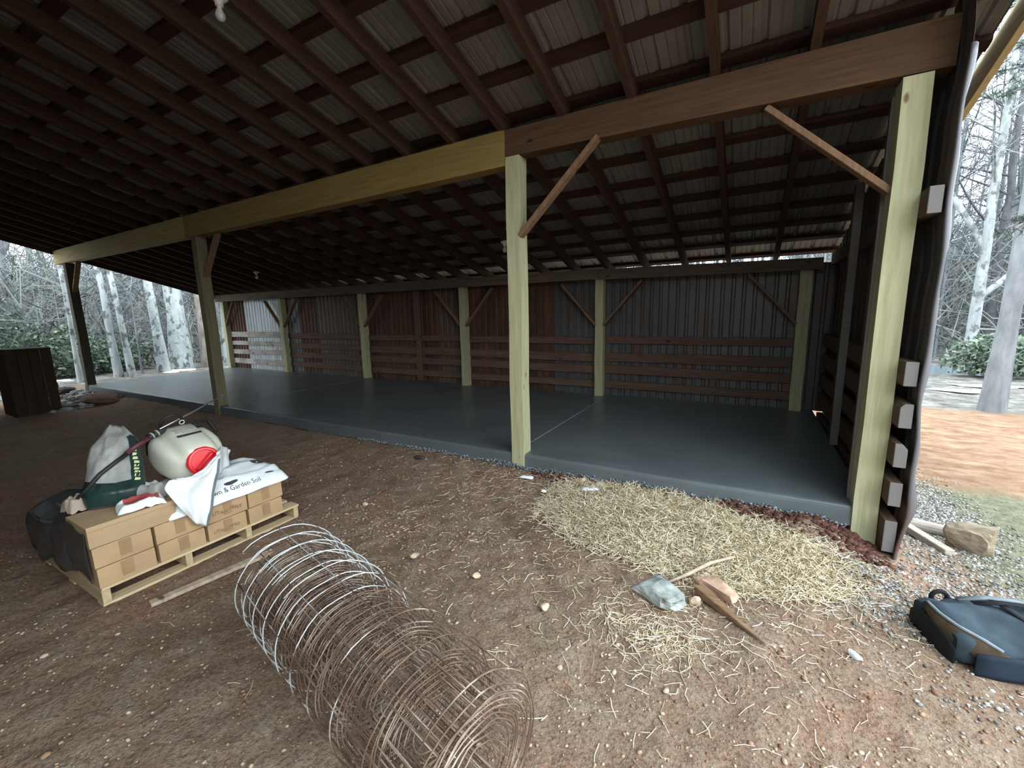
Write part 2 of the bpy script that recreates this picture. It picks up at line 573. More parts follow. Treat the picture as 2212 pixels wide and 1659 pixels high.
ys = cat_axis((-70, -14, 2.5), (-14, -4.6, .3), (-4.6, .6, .022), (.6, 9, .12), (9, 20, .4), (20, 92, 2.0))
X, Y = np.meshgrid(xs, ys, indexing='ij')
Z = gz(X, Y)
near = (X > -3.2) & (X < 4) & (Y < .1) & (Y > -4.6)
Z = Z + near * (.010 * fbm(X * 22, Y * 22, 2))
n, m = X.shape
vv = np.stack([X, Y, Z], -1).reshape(-1, 3)
ii, jj = np.meshgrid(np.arange(n - 1), np.arange(m - 1), indexing='ij')
a = (ii * m + jj).ravel()
ff = np.stack([a, a + m, a + m + 1, a + 1], -1)
ground = raw('ground', vv, ff, 4, M['ground'], True)
tag(ground, kind='structure')
nz1 = fbm(X * .9, Y * .9, 4)
out_r = smooth((X - 3.0 + .3 * nz1) / .35)
clay = out_r * smooth((Y - 1.15 + .5 * nz1) / .6) * (1 - smooth((Y - 5.3 + .6 * nz1) / .7))
grass = smooth((X - 3.35 + .3 * nz1) / .25) * smooth((Y + .6 + .3 * nz1) / .5) * (1 - smooth((Y - 1.5 + .8 * nz1) / .5)) * .75
far = np.sqrt((X + 4) ** 2 + Y ** 2)
litter = np.clip(smooth((Y - 5.4 + .6 * nz1) / .6) + smooth((-11.9 - X + .5 * nz1) / .8) + smooth((far - 15) / 4), 0, 1)
ca = ground.data.color_attributes.new('zone', 'FLOAT_COLOR', 'POINT')
cc = np.stack([clay, grass, litter, np.ones_like(clay)], -1).astype(np.float32)
ca.data.foreach_set('color', cc.ravel())

# concrete slab with saw-cut joints
mb = MB()
P = []
xsl = np.linspace(-11.15, 2.83, 80)
edge = [(-.0, -.135), (-.0, -.03), (.004, -.012), (.012, -.004), (.03, 0.0)]
for x in xsl:
    wob = .004 * math.sin(x * 3.1) + .003 * math.sin(x * 7.7)
    r = [(x, yy + wob - (.01 * random.random() if k == 0 else 0), zz - (.012 * random.random() if k == 0 else 0)) for k, (yy, zz) in enumerate(edge)]
    r += [(x, yy, 0) for yy in (.12, .5, 1.2, 2.0, 2.8, 3.3)] + [(x, 3.3, -.2)]
    P.append(r)
mb.grid(P)
mb.add([P[0][k] for k in range(len(P[0]))], [tuple(range(len(P[0])))[::-1]])
mb.add([P[-1][k] for k in range(len(P[0]))], [tuple(range(len(P[0])))])
floor = mb.build('floor', M['slab'], smooth=False)
tag(floor, kind='structure')
M['joint'] = plain('joint_line', (.36, .375, .375), .7, .3, 12)
for jx in (0.03, -5.5):
    mb = MB().box(jx - .006, jx + .006, .2, 3.1, -.003, .0012)
    mb.build('floor_joint', M['joint'], parent=floor, bevel=0)

# ------------------------------------------------------------------ roof
SL = .29
def rz(y, off=0.0): return 2.975 + off - SL * y      # underside of the rafters
HIGH_EDGE = -4.4  # high roof edge, out of view, placed here to let steep skylight in
XL, XR = -11.46, 3.26
OFF_P = .147; OFF_S = .190
ribs = []
x = XL
prof = []
while x < XR:
    prof += [(x, 0), (x + .045, 0), (x + .055, .007), (x + .065, 0), (x + .110, 0), (x + .120, .007), (x + .130, 0), (x + .17, 0), (x + .186, .02), (x + .204, .02), (x + .22, 0)]
    x += .2286
prof = [(px, pz) for px, pz in prof if px <= XR]
mb = MB()
mb.grid([[(px, 3.68, rz(3.68, OFF_S) + pz), (px, HIGH_EDGE, rz(HIGH_EDGE, OFF_S) + pz)] for px, pz in prof])
ceiling = mb.build('ceiling', M['roof'], origin=(0, 0, 2.0))
tag(ceiling, kind='structure')
rx = [1.70 + .567 * k for k in (1, 0)] + [1.70 - .567 * k for k in range(1, 24)]
for i, x in enumerate(rx):
    j = random.uniform(-.015, .015)
    xa = x + j
    mb = MB()
    a0, a1 = 3.60, HIGH_EDGE + .02
    wd = .028
    vs = []
    for yy in (a0, a1):
        for sx, oz in ((-wd, 0), (wd, 0), (wd, .145), (-wd, .145)):
            vs.append((xa + sx, yy, rz(yy, oz)))
    mb.add(vs, [(0, 1, 2, 3), (7, 6, 5, 4), (0, 4, 5, 1), (1, 5, 6, 2), (2, 6, 7, 3), (3, 7, 4, 0)])
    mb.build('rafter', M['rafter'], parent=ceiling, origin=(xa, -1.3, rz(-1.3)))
py = [.10 + .43 * k for k in range(-14, 9)]
for y in py:
    y = y + random.uniform(-.012, .012)
    mb = MB()
    hw, th = .045, .038
    vs = []
    for xx in (XL + .02, XR - .03):
        for sy, oz in ((-hw, 0), (hw, 0), (hw, th), (-hw, th)):
            vs.append((xx, y + sy, rz(y + sy, OFF_P + oz)))
    mb.add(vs, [(0, 1, 2, 3), (7, 6, 5, 4), (0, 4, 5, 1), (1, 5, 6, 2), (2, 6, 7, 3), (3, 7, 4, 0)])
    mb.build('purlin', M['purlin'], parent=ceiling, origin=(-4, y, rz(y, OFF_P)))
def rake(x0, x1, lo, hi):
    mb = MB()
    vs = []
    for yy in (3.68, HIGH_EDGE):
        for xx, oz in ((x0, lo), (x1, lo), (x1, hi), (x0, hi)):
            vs.append((xx, yy, rz(yy, oz)))
    mb.add(vs, [(0, 1, 2, 3), (7, 6, 5, 4), (0, 4, 5, 1), (1, 5, 6, 2), (2, 6, 7, 3), (3, 7, 4, 0)])
    return mb
rake(3.25, 3.29, 0.0, .19).build('rake_board', M['rake'], parent=ceiling, origin=(3.27, -1, rz(-1)))
rake(-11.50, -11.46, -.10, .19).build('rake_board', M['rafter'], parent=ceiling, origin=(-11.48, -1, rz(-1)))

# ------------------------------------------------------------------ posts, beams, braces
def post(x0, x1, y0, y1, z0, z1, name, label, group, braces=(), mat=None):
    mb = MB()
    nseg = 6
    P = []
    for k in range(nseg + 1):
        z = z0 + (z1 - z0) * k / nseg
        dx = .004 * math.sin(k * 2.3 + x0); dy = .003 * math.cos(k * 1.7 + x0)
        P.append([(x0 + dx, y0 + dy, z), (x1 + dx, y0 + dy, z), (x1 + dx, y1 + dy, z), (x0 + dx, y1 + dy, z), (x0 + dx, y0 + dy, z)])
    mb.grid([list(r) for r in zip(*P)])
    mb.add(P[-1][:4], [(0, 1, 2, 3)])
    mb.add(P[0][:4], [(3, 2, 1, 0)])
    bm_v = mb
    o = bm_v.build(name, mat or M['post'], origin=((x0 + x1) / 2, (y0 + y1) / 2, max(z0, -.2)))
    tag(o, label, 'post', group)
    for a, b in braces:
        br = MB().bar(a, b, .038, .085, (0, 1, 0)).build('brace', M['brace'], parent=o, bevel=.003)
    return o
FG = 'posts along the open front of the shed'
post(.017, .152, -.010, .14, -.32, 2.757, 'support_post', 'pale yellow-green square post in the middle of the front, nearest full post', FG,
     [((.150, .02, 2.075), (.872, .02, 2.765))])
post(2.728, 2.866, -.010, .14, -.45, 2.70, 'support_post', 'pale yellow-green square post at the right end, beside the black side wall', FG,
     [((2.735, .06, 2.075), (2.03, .06, 2.715))])
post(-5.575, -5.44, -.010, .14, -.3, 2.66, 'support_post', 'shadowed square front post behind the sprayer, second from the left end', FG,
     [((-5.45, .07, 2.05), (-4.95, .07, 2.66))], mat=M['post_shaded'])
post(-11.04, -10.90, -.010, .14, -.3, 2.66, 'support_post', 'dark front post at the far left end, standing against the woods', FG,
     [((-10.92, .07, 2.05), (-10.42, .07, 2.66))], mat=M['post_backlit'])
BG = 'posts along the back wall'
bx = [-11.17, -8.49, -5.556, -2.79, -.10, 2.62]
blab = ['dark post closing the left end of the back wall', 'grey-green back wall post between the silver bay and the next bay',
        'yellowish back wall post third from the left end', 'knotty yellow back wall post just left of the middle front post',
        'yellow back wall post just right of the middle front post', 'black-shadowed post in the right back corner']
for i, x in enumerate(bx):
    br = []
    yb = D - .03
    if i > 0: br.append(((x - .06, yb, 1.16), (x - .66, yb, 1.84)))
    if i < 5: br.append(((x + .06, yb, 1.16), (x + .66, yb, 1.84)))
    if i == 0: br = [((x + .06, yb, 1.22), (x + .52, yb, 1.86))]
    post(x - .068, x + .068, D - .07, D + .06, -.1, 1.92, 'wall_post', blab[i], BG, br)
bat = MB().box(-4.065, -3.925, D + .0, D + .04, .03, 1.9).build('wall_batten', M['rail_brown'], bevel=.003)
tag(bat, 'brown upright board nailed over the rails between two back wall posts', 'board')

def beam(name, x0, x1, y0, y1, zb0, zb1, zt0, zt1, label, group, mat='beam'):
    mb = MB()
    nseg = 8
    P = []
    for k in range(nseg + 1):
        t = k / nseg
        x = x0 + (x1 - x0) * t
        b = zb0 + (zb1 - zb0) * t; tt = zt0 + (zt1 - zt0) * t
        P.append([(x, y0, b), (x, y1, b), (x, y1, tt), (x, y0, tt), (x, y0, b)])
    mb.grid(P)
    mb.add(P[0][:4], [(0, 1, 2, 3)]); mb.add(P[-1][:4], [(3, 2, 1, 0)])
    o = mb.build(name, M[mat], origin=((x0 + x1) / 2, y0, min(zb0, zb1)))
    return tag(o, label, 'beam', group)
HG = 'long header beams of the shed'
beam('header_beam', -11.47, -5.72, -.02, .12, 2.665, 2.655, 2.95, 2.965, 'yellowish front header beam over the leftmost front post', HG)
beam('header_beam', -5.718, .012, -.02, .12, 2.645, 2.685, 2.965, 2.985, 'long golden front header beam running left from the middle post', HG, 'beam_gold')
beam('header_beam', .014, 2.95, -.004, .14, 2.765, 2.705, 2.985, 2.972, 'brown front header beam between middle post and right end post', HG, 'beam_brown_shaded')
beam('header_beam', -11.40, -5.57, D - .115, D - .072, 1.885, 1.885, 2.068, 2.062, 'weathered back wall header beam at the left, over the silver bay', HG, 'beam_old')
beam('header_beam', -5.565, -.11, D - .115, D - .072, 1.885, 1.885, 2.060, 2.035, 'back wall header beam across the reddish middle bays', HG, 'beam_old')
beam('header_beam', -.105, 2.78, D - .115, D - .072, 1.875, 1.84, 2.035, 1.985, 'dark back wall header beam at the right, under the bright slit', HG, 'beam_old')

# ------------------------------------------------------------------ back wall
wall_back = empty('wall_back', (-4.2, D + .1, 0), kind='structure')
def corr(x0, x1, z0, z1, y, pitch=.135, dep=.022):
    mb = MB()
    pts = []
    x = x0
    while x < x1 - 1e-6:
        e = min(x + pitch, x1)
        wv = e - x
        pts += [(x, y), (x + wv * .60, y), (x + wv * .70, y + dep), (x + wv * .90, y + dep)]
        x = e
    pts.append((x1, y))
    mb.grid([[(px, pyy, z0), (px, pyy, (z0 + z1) / 2), (px, pyy, z1)] for px, pyy in pts])
    return mb
seq = ['rust', 'silver', 'silver', 'silver', 'dull', 'rust', 'tan', 'tan', 'rust', 'rust', 'rust', 'tan', 'rust', 'rust', 'rust', 'dull', 'dull', 'dull', 'dull', 'dull', 'dull', 'dull']
edges = [-11.2, -10.35, -9.7, -9.1, -8.45, -7.95, -7.2, -6.5, -5.6, -5.0, -4.15, -3.5, -2.85, -2.2, -1.55, -.95, -.3, .3, .95, 1.55, 2.2, 2.95]
for i in range(len(edges) - 1):
    zt = 2.0 if edges[i] < -.2 else 1.96
    corr(edges[i], edges[i + 1] + .02, -.02 + random.uniform(-.01, .01), zt - .02, D + .085 + .004 * (i % 2)).build('metal_sheet', M[seq[i]], parent=wall_back)
rows_l = [(.885, 1.03), (.65, .765), (.40, .53), (.137, .28)]
rows_r = [(.858, .972), (.568, .71), (.355, .49), (.12, .237)]
for b in range(5):
    xa, xb = bx[b] + .068, bx[b + 1] - .068
    for r in range(4):
        t = min(1, b / 2.0)
        z0 = rows_l[r][0] * (1 - t) + rows_r[r][0] * t
        z1 = rows_l[r][1] * (1 - t) + rows_r[r][1] * t
        dz = random.uniform(-.012, .012); tl = random.uniform(-.012, .012)
        mb = MB()
        y0, y1 = D + .045, D + .083
        mb.add([(xa, y0, z0 + dz - tl), (xb, y0, z0 + dz + tl), (xb, y1, z0 + dz + tl), (xa, y1, z0 + dz - tl),
                (xa, y0, z1 + dz - tl), (xb, y0, z1 + dz + tl), (xb, y1, z1 + dz + tl), (xa, y1, z1 + dz - tl)],
               [(0, 3, 2, 1), (4, 5, 6, 7), (0, 1, 5, 4), (1, 2, 6, 5), (2, 3, 7, 6), (3, 0, 4, 7)])
        mb.build('rail_board', M['rail_grey'] if b == 0 else M['rail_brown'], parent=wall_back, bevel=.003)

# ------------------------------------------------------------------ right side wall
wall_right = empty('wall_right', (2.95, 1.5, -.25), kind='structure')
mb = MB()
pts = []
y = -.16
while y < 3.33:
    pts += [(2.953, y), (2.953, y + .11), (2.972, y + .13), (2.972, y + .17)]
    y += .19
pts.append((2.953, 3.34))
def wav(z): return .010 * math.sin(z * 5.1) + .006 * math.sin(z * 11.7 + 1)
zz = np.linspace(0, 1, 24)
P = []
for k, (px, pyy) in enumerate(pts):
    top = rz(pyy, OFF_P - .02); bot = -.30
    P.append([(px + (wav(bot + (top - bot) * t) if pyy < .3 else 0), pyy, bot + (top - bot) * t) for t in zz])
mb.grid(P)
ws = mb.build('metal_sheet', M['sidesheet'], parent=wall_right, solid=.002)
# bent galvanised trim on the sheet's front edge, buckled towards the ground
mb = MB()
P = []
for t in np.linspace(-.30, 2.74, 60):
    k = 1.0 if t > 1 else 1 + 1.6 * (1 - t)
    wv = wav(t) * .5 * k
    o2 = (.006 * math.sin(t * 7.3) + .004 * math.sin(t * 15)) * k
    P.append([(2.948 + wv, -.160, t), (2.953 + wv, -.168, t), (2.966 + wv, -.168, t), (2.978 + wv + o2, -.145, t), (2.990 + wv + o2, -.06, t)])
mb.grid(P)
mb.build('corner_flashing', M['edge'], parent=wall_right, solid=.002, smooth=True)
ends = [(1.89, 2.04), (.885, 1.035), (.622, .775), (.366, .520), (.104, .262), (-.215, .0)]
for k, (z0, z1) in enumerate(ends):
    cut = .035 if k in (2, 3) else .004
    x0, x1 = 2.868, 2.932
    ya, yb = -.155 + random.uniform(-.012, .012), 3.2
    mb = MB()
    pr = [(x0, z0), (x1, z0), (x1, z1 - (cut if k == 3 else 0)), (x1 - cut * .8, z1), (x0, z1)] if k != 2 else [(x0, z0), (x1, z0), (x1, z1), (x0 + .02, z1), (x0, z1 - .025)]
    nn = len(pr)
    mb.add([(px, ya, pz) for px, pz in pr] + [(px, yb, pz) for px, pz in pr], [tuple(range(nn)), tuple(range(nn, 2 * nn))[::-1]] + [((i + 1) % nn, i, i + nn, (i + 1) % nn + nn) for i in range(nn)])
    mb.build('rail_board', M['rail_side'], parent=wall_right, bevel=.003)
MB().box(2.715, 2.755, .16, .20, 0, 2.66).build('stud', M['rail_side'], parent=wall_right, bevel=.002)
for yy in (1.6,):
    MB().box(2.80, 2.866, yy, yy + .10, 0, rz(yy) - .02).build('stud', M['rail_side'], parent=wall_right, bevel=.002)

# unseen plank walls added to keep light off the left half of the shed
M['blocker_planks'] = wood('blocker_wood', (.07, .045, .03), (.12, .08, .055), 'z', rough=.9)
blocker_left = MB()
y = HIGH_EDGE
while y < -1.75:
    blocker_left.box(-11.44, -11.41, y + .004, y + .246, -.3, rz(y + .25) + .1)
    y += .25
tag(blocker_left.build('blocker_left', M['blocker_planks']), kind='structure')
blocker_front = MB()
x = -11.4
while x < .9:
    blocker_front.box(x + .004, x + .246, HIGH_EDGE, HIGH_EDGE + .03, -.3, rz(HIGH_EDGE) - .02)
    x += .25
tag(blocker_front.build('blocker_front', M['blocker_planks']), kind='structure')
# unseen plank wall added across the yard to block low light from behind
blocker_rear = MB()
x = -14.0
while x < 9.0:
    blocker_rear.box(x + .004, x + .296, -10.05, -10.0, -.3, 4.6)
    x += .30
tag(blocker_rear.build('blocker_rear', M['blocker_planks']), kind='structure')

# ------------------------------------------------------------------ light fittings under the rafters
def lamp(loc, label, tilt=0):
    x, y, z = loc
    e = empty('lamp_holder', loc, label, 'light', 'bare bulb holders under the rafters')
    mb = MB()
    prof = [(.0, .03), (.055, .03), (.058, .015), (.045, .0), (.026, -.012), (.024, -.04), (0, -.04)]
    mb.grid([[(x + r * math.cos(a), y + r * math.sin(a), z + h) for r, h in prof] for a in np.linspace(0, 2 * math.pi, 17)])
    mb.build('socket', M['white'], parent=e, smooth=True)
    mb = MB()
    prof = [(.013, -.036), (.014, -.055), (.022, -.07), (.030, -.09), (.029, -.107), (.018, -.124), (.0, -.129)]
    mb.grid([[(x + r * math.cos(a), y + r * math.sin(a), z + h) for r, h in prof] for a in np.linspace(0, 2 * math.pi, 17)])
    mb.build('bulb', M['bulb'], parent=e, smooth=True)
for (x, y, lab) in [(-1.134, 1.95, 'white bare bulb holder on a rafter left of the middle post'), (-7.37, 2.0, 'small white bulb holder deep under the left half of the roof'),
                    (-1.134, -1.72, 'white bulb holder on a rafter at the top edge of the view')]:
    lamp((x, y, rz(y) - .032), lab)

# ------------------------------------------------------------------ pallet and cartons
PX, PY0, PZ = -1.125, -2.79, -.25
pal = empty('pallet', (-1.6, -2.18, PZ), 'pale wooden pallet on the dirt carrying cartons and bags', 'pallet')
PW = 1.02
for k in range(3):
    x1 = PX - .02 - k * (PW - .11) / 2
    mb = MB().box(x1 - .09, x1, PY0, PY0 + 1.22, PZ + .0, PZ + .018)
    mb.build('bottom_board', M['pallet'], parent=pal, bevel=.002)
for k in range(4):
    yy = PY0 + (0, .42, .81, 1.185)[k]
    mb = MB().box(PX - PW, PX - .015, yy, yy + .04, PZ + .019, PZ + .107)
    mb.build('stringer', M['pallet_x'], parent=pal, bevel=.002)
for k in range(7):
    x1 = PX - k * (PW - .1) / 6
    mb = MB().box(x1 - .10, x1, PY0, PY0 + 1.225, PZ + .108, PZ + .126)
    mb.build('deck_board', M['pallet'], parent=pal, bevel=.002)

CZ = PZ + .127
CG = 'brown cartons stacked on the pallet'
def carton(y0, y1, x1, dep, z0, z1, label, tape=True, bulge=0., mat=None, group=CG):
    e = empty('carton', ((x1 - dep / 2), (y0 + y1) / 2, z0), label, 'box', group)
    mb = MB()
    n = 8
    P = []
    # closed rounded box lofted along y, front face slightly bellied
    for k in range(n + 1):
        t = k / n
        y = y0 + (y1 - y0) * t
        b = bulge * math.sin(math.pi * t)
        P.append([(x1 - dep, y, z0), (x1 + b * .2, y, z0), (x1 + b, y, (z0 + z1) / 2), (x1 - .002 + b * .3, y, z1 - .002 + b * .35), (x1 - dep / 2, y, z1 + b * .5), (x1 - dep, y, z1), (x1 - dep, y, z0)])
    mb.grid(P)
    mb.add(P[0][:6], [tuple(range(6))]); mb.add(P[-1][:6], [tuple(range(6))[::-1]])
    mb.build('carton_body', mat or M['carton'], parent=e, bevel=.003)
    if tape:
        ym = (y0 + y1) / 2 + random.uniform(-.02, .02)
        MB().add([(x1 + bulge + .0025, ym - .028, z1 - (z1 - z0) * .78), (x1 + bulge + .0025, ym + .028, z1 - (z1 - z0) * .80), (x1 + bulge + .0025, ym + .028, z1 - .004), (x1 + bulge + .0025, ym - .028, z1 - .004)],
                 [(0, 1, 2, 3)]).build('tape', M['tape'], parent=e)
    return e
cols = [(-2.795, -2.525), (-2.505, -2.247), (-2.228, -1.975), (-1.955, -1.70)]
names = ['left corner', 'second from the left', 'third from the left', 'right end']
front = []
for c, (a, b) in enumerate(cols):
    front.append(carton(a, b, PX + .002, .30, CZ, CZ + .118, 'brown taped carton in the bottom row of the pallet front, ' + names[c], bulge=.004))
cols2 = [(-2.80, -2.525), (-2.51, -2.24), (-2.222, -1.955), (-1.945, -1.685)]
for c, (a, b) in enumerate(cols2):
    front.append(carton(a + .002, b, PX - .006, .30, CZ + .120, CZ + .243, 'brown taped carton in the second row up of the pallet front, ' + names[c], bulge=.003))
top = carton(-2.805, -2.385, PX - .003, .315, CZ + .246, CZ + .372, 'long brown carton lying on top at the left front corner of the stack', tape=False, mat=M['carton2'], bulge=.004)
MB().add([(PX - .004, -2.806, CZ + .374), (PX + .006, -2.806, CZ + .352), (PX + .006, -2.384, CZ + .352), (PX - .004, -2.384, CZ + .374)], [(0, 1, 2, 3)]).build('lid_edge', M['carton2'], parent=top)
hid = 'brown carton behind the front row of the pallet stack'
for rx_ in (.315, .63):
    for c, (a, b) in enumerate(cols):
        carton(a, b, PX - rx_, .30, CZ, CZ + .118, hid, tape=False, group='cartons behind the front row')
        carton(a, b, PX - rx_, .30, CZ + .120, CZ + .241, hid, tape=False, group='cartons behind the front row')

def text_mesh(body, size, font_shear=0.0):
    cu = bpy.data.curves.new('txt', 'FONT')
    cu.body = body
    cu.size = size
    cu.shear = font_shear
    cu.resolution_u = 2
    ob = bpy.data.objects.new('txt', cu)
    col.objects.link(ob)
    bpy.context.view_layer.update()
    dg = bpy.context.evaluated_depsgraph_get()
    me = bpy.data.meshes.new_from_object(ob.evaluated_get(dg))
    bpy.data.objects.remove(ob, do_unlink=True)
    bm = bmesh.new()
    bm.from_mesh(me)
    bmesh.ops.triangulate(bm, faces=bm.faces[:])
    bmesh.ops.subdivide_edges(bm, edges=[e for e in bm.edges if e.calc_length() > size * .35], cuts=1)
    bmesh.ops.triangulate(bm, faces=bm.faces[:])
    vs = [tuple(v.co) for v in bm.verts]
    fs = [tuple(v.index for v in f.verts) for f in bm.faces]
    bm.free()
    bpy.data.meshes.remove(me)
    return vs, fs
def face_text(parent, body, size, x, y0, z0, mat, shear=0.):
    vs, fs = text_mesh(body, size, shear)
    mb = MB().add([(x, y0 + p[0], z0 + p[1] + .006 * math.sin(p[0] * 60)) for p in vs], fs)
    mb.build('lettering', mat, parent=parent)
face_text(front[6], 'UTAH FRNT', .036, PX + .0015, -2.19, CZ + .165, M['inkbrown'], .2)
face_text(front[2], 'UTAH FRNT', .032, PX + .0095, -2.20, CZ + .04, M['inkbrown'], .2)

# ------------------------------------------------------------------ white soil bag
BZ = CZ + .246
bag = empty('soil_bag', (-1.42, -2.03, BZ), 'white printed soil bag with black spots lying on the right half of the cartons', 'bag')
prof = [(-1.098, .0), (-1.10, .012), (-1.118, .045), (-1.15, .075), (-1.20, .098), (-1.27, .112), (-1.35, .125), (-1.45, .125), (-1.55, .115), (-1.65, .09), (-1.72, .05), (-1.76, .0)]
pd = [0]
for k in range(1, len(prof)): pd.append(pd[-1] + math.hypot(prof[k][0] - prof[k - 1][0], prof[k][1] - prof[k - 1][1]))
def bagS(u, d):
    """u 0..1 along y, d metres up from the front seam"""
    d = min(max(d, 0), pd[-1])
    k = max(i for i in range(len(pd) - 1) if pd[i] <= d)
    t = (d - pd[k]) / (pd[k + 1] - pd[k])
    x = prof[k][0] + (prof[k + 1][0] - prof[k][0]) * t
    z = prof[k][1] + (prof[k + 1][1] - prof[k][1]) * t
    y = -2.43 + .80 * u
    e = (math.sin(math.pi * min(max(u, .0), 1)) + 1e-6) ** .28
    x = -1.43 + (x + 1.43) * (.93 + .07 * e)
    wr = .030 * float(fbm(np.array([y * 5 + 3]), np.array([x * 11 + 1]), 4)[0]) * min(1, max(0, d - .04) / .10)
    fold = .020 * math.exp(-((d - .155 - .03 * math.sin(u * 7)) / .014) ** 2) * (1 if .2 < u < .97 else .3)
    return Vector((x + wr * .4, y, BZ + .004 + z * 1.2 * (.35 + .65 * e) + wr + fold + (.01 * math.sin(u * 19) if d < .01 else 0) * .3))
mb = MB()
mb.grid([[bagS(i / 44, pd[-1] * j / 36) for j in range(37)] for i in range(45)])
bf = [Vector((bagS(i / 44, 0).x, bagS(i / 44, 0).y, BZ + .001)) for i in range(45)]
bk = [Vector((bagS(i / 44, pd[-1]).x, bagS(i / 44, 0).y, BZ + .001)) for i in range(45)]
mb.grid([bf, bk])
mb.build('bag_body', M['bag'], parent=bag, smooth=True)
def on_bag(vs, fs, name, mat, off=.002):
    out = []
    for u, d in vs:
        p = bagS(u, d)
        q = bagS(u, d + .01) - bagS(u, d - .01); r = bagS(u + .01, d) - bagS(u - .01, d)
        nrm = r.cross(q)
        nrm = nrm.normalized() if nrm.length > 0 else Vector((0, 0, 1))
        if nrm.z < 0: nrm = -nrm
        out.append(p + nrm * off)
    MB().add(out, fs).build(name, mat, parent=bag)
vs, fs = text_mesh('Lawn & Garden Soil', .062)
wtx = max(v[0] for v in vs)
on_bag([((v[0] / wtx * .46 + .28), v[1] * .8 + .052) for v in vs], fs, 'lettering', M['ink'])
vs, fs = text_mesh('Lawn & Garden', .05, .1)
wtx = max(v[0] for v in vs)
on_bag([(.86 - v[0] / wtx * .33, .40 - v[1] * 1.0) for v in vs], fs, 'lettering', M['ink'])
def blob(u0, d0, ru, rd, seed, name='print_spot'):
    r_ = random.Random(seed)
    n = 22
    ph = [r_.uniform(0, 6.28) for _ in range(3)]
    rad = lambda a: 1 + .16 * math.sin(2 * a + ph[0]) + .10 * math.sin(3 * a + ph[1])
    vs = [(u0, d0)]
    for q in (.5, 1):
        vs += [(u0 + ru * q * rad(2 * math.pi * k / n) * math.cos(2 * math.pi * k / n), d0 + rd * q * rad(2 * math.pi * k / n) * math.sin(2 * math.pi * k / n)) for k in range(n)]
    fs = [(0, 1 + k, 1 + (k + 1) % n) for k in range(n)] + [(1 + k, 1 + n + k, 1 + n + (k + 1) % n, 1 + (k + 1) % n) for k in range(n)]
    on_bag(vs, fs, name, M['spot'])
for sp in [(.42, .215, .035, .030, 1), (.88, .30, .075, .045, 2), (.52, .49, .16, .035, 3), (.50, .105, .05, .016, 4), (.86, .11, .045, .010, 5), (.34, .14, .012, .012, 6)]:
    blob(*sp)
# loose empty end of the bag folded over and hanging down the cartons
Lp = [(-1.12, -2.130, .462), (-1.11, -2.215, .405), (-1.10, -2.30, .375), (-1.10, -2.401, .398), (-1.10, -2.443, .359), (-1.096, -2.407, .257), (-1.093, -2.358, .154), (-1.092, -2.307, .056)]
Rp = [(-1.125, -2.105, .470), (-1.11, -2.128, .452), (-1.10, -2.150, .390), (-1.098, -2.162, .340), (-1.095, -2.205, .240), (-1.088, -2.225, .150), (-1.088, -2.245, .09), (-1.088, -2.269, .034)]
def lerp(a, b, t): return tuple(a[k] + (b[k] - a[k]) * t for k in range(len(a)))
def resample(P, n):
    out = []
    for i in range(n):
        t = i / (n - 1) * (len(P) - 1)
        k = min(int(t), len(P) - 2)
        out.append(lerp(P[k], P[k + 1], t - k))
    return out
La, Ra = resample(Lp, 30), resample(Rp, 30)
rows = []
for i in range(30):
    row = []
    for j in range(16):
        t = j / 15
        p = lerp(La[i], Ra[i], t)
        wr = .018 * math.sin(t * 9 + i * .25) * math.sin(math.pi * t) + .014 * float(fbm(np.array([t * 4.]), np.array([i * .22]), 3)[0]) + .03 * t ** 6
        row.append((p[0] + .012 + wr + .02 * math.sin(math.pi * t) * (1 - i / 40), p[1], p[2] + .004 * math.sin(t * 14 + i)))
    rows.append(row)
MB().grid(rows).build('bag_flap', M['poly'], parent=bag, smooth=True, solid=.002)
crease = [(r[-1][0] + .004, r[-1][1] + .004, r[-1][2]) for r in rows[4:]]
MB().tube(crease, .007, 5).build('rolled_hem', M['binding'], parent=bag, smooth=True)

Ua = resample([(-1.14, -2.10, .478), (-1.22, -2.02, .485), (-1.33, -1.94, .44), (-1.38, -1.90, .40)], 16)
Da = resample([(-1.105, -2.16, .30), (-1.17, -2.10, .29), (-1.26, -2.03, .30), (-1.36, -1.93, .29)], 16)
g = [[tuple(c + (.012 * math.sin(i * .9 + j * .8) if q == 0 else 0) for q, c in enumerate(lerp(Da[i], Ua[i], j / 8))) for j in range(9)] for i in range(16)]
MB().grid(g).build('bag_flap', M['poly'], parent=bag, smooth=True, solid=.002)

# ------------------------------------------------------------------ backpack sprayer
SP = empty('backpack_sprayer', (-1.45, -2.16, BZ + .12), 'white backpack sprayer tank with big red cap lying on the cartons', 'sprayer')
eh = Vector((.95, -.03, -.31)).normalized()
ew = Vector((.03, 1, .03)).normalized()
ed = eh.cross(ew).normalized()
if ed.z < 0: ed = -ed
T0 = Vector((-1.63, -2.135, BZ + .375))
def sup(t, wv, dv, p=4.2):
    c, s_ = math.cos(t), math.sin(t)
    return wv * math.copysign(abs(c) ** (2 / p), c), dv * math.copysign(abs(s_) ** (2 / p), s_)
sec = [(0.0, .06, .05), (.004, .12, .07), (.02, .17, .098), (.06, .188, .118), (.14, .194, .124), (.22, .192, .124), (.28, .18, .120), (.33, .165, .115), (.365, .135, .102), (.385, .11, .09), (.392, .06, .06)]
P = []
for h, wv, dv in sec:
    r = []
    for k in range(48):
        a = 2 * math.pi * k / 48
        x_, y_ = sup(a, wv, dv)
        if y_ > 0:      # raised label panel between two shoulder lobes
            y_ += .046 * math.exp(-(x_ / .100) ** 8) * min(1, h / .05) - .012 * math.exp(-((abs(x_) - .120) / .018) ** 2) * min(1, h / .08)
        r.append(T0 + eh * h + ew * x_ + ed * y_)
    r.append(r[0])
    P.append(r)
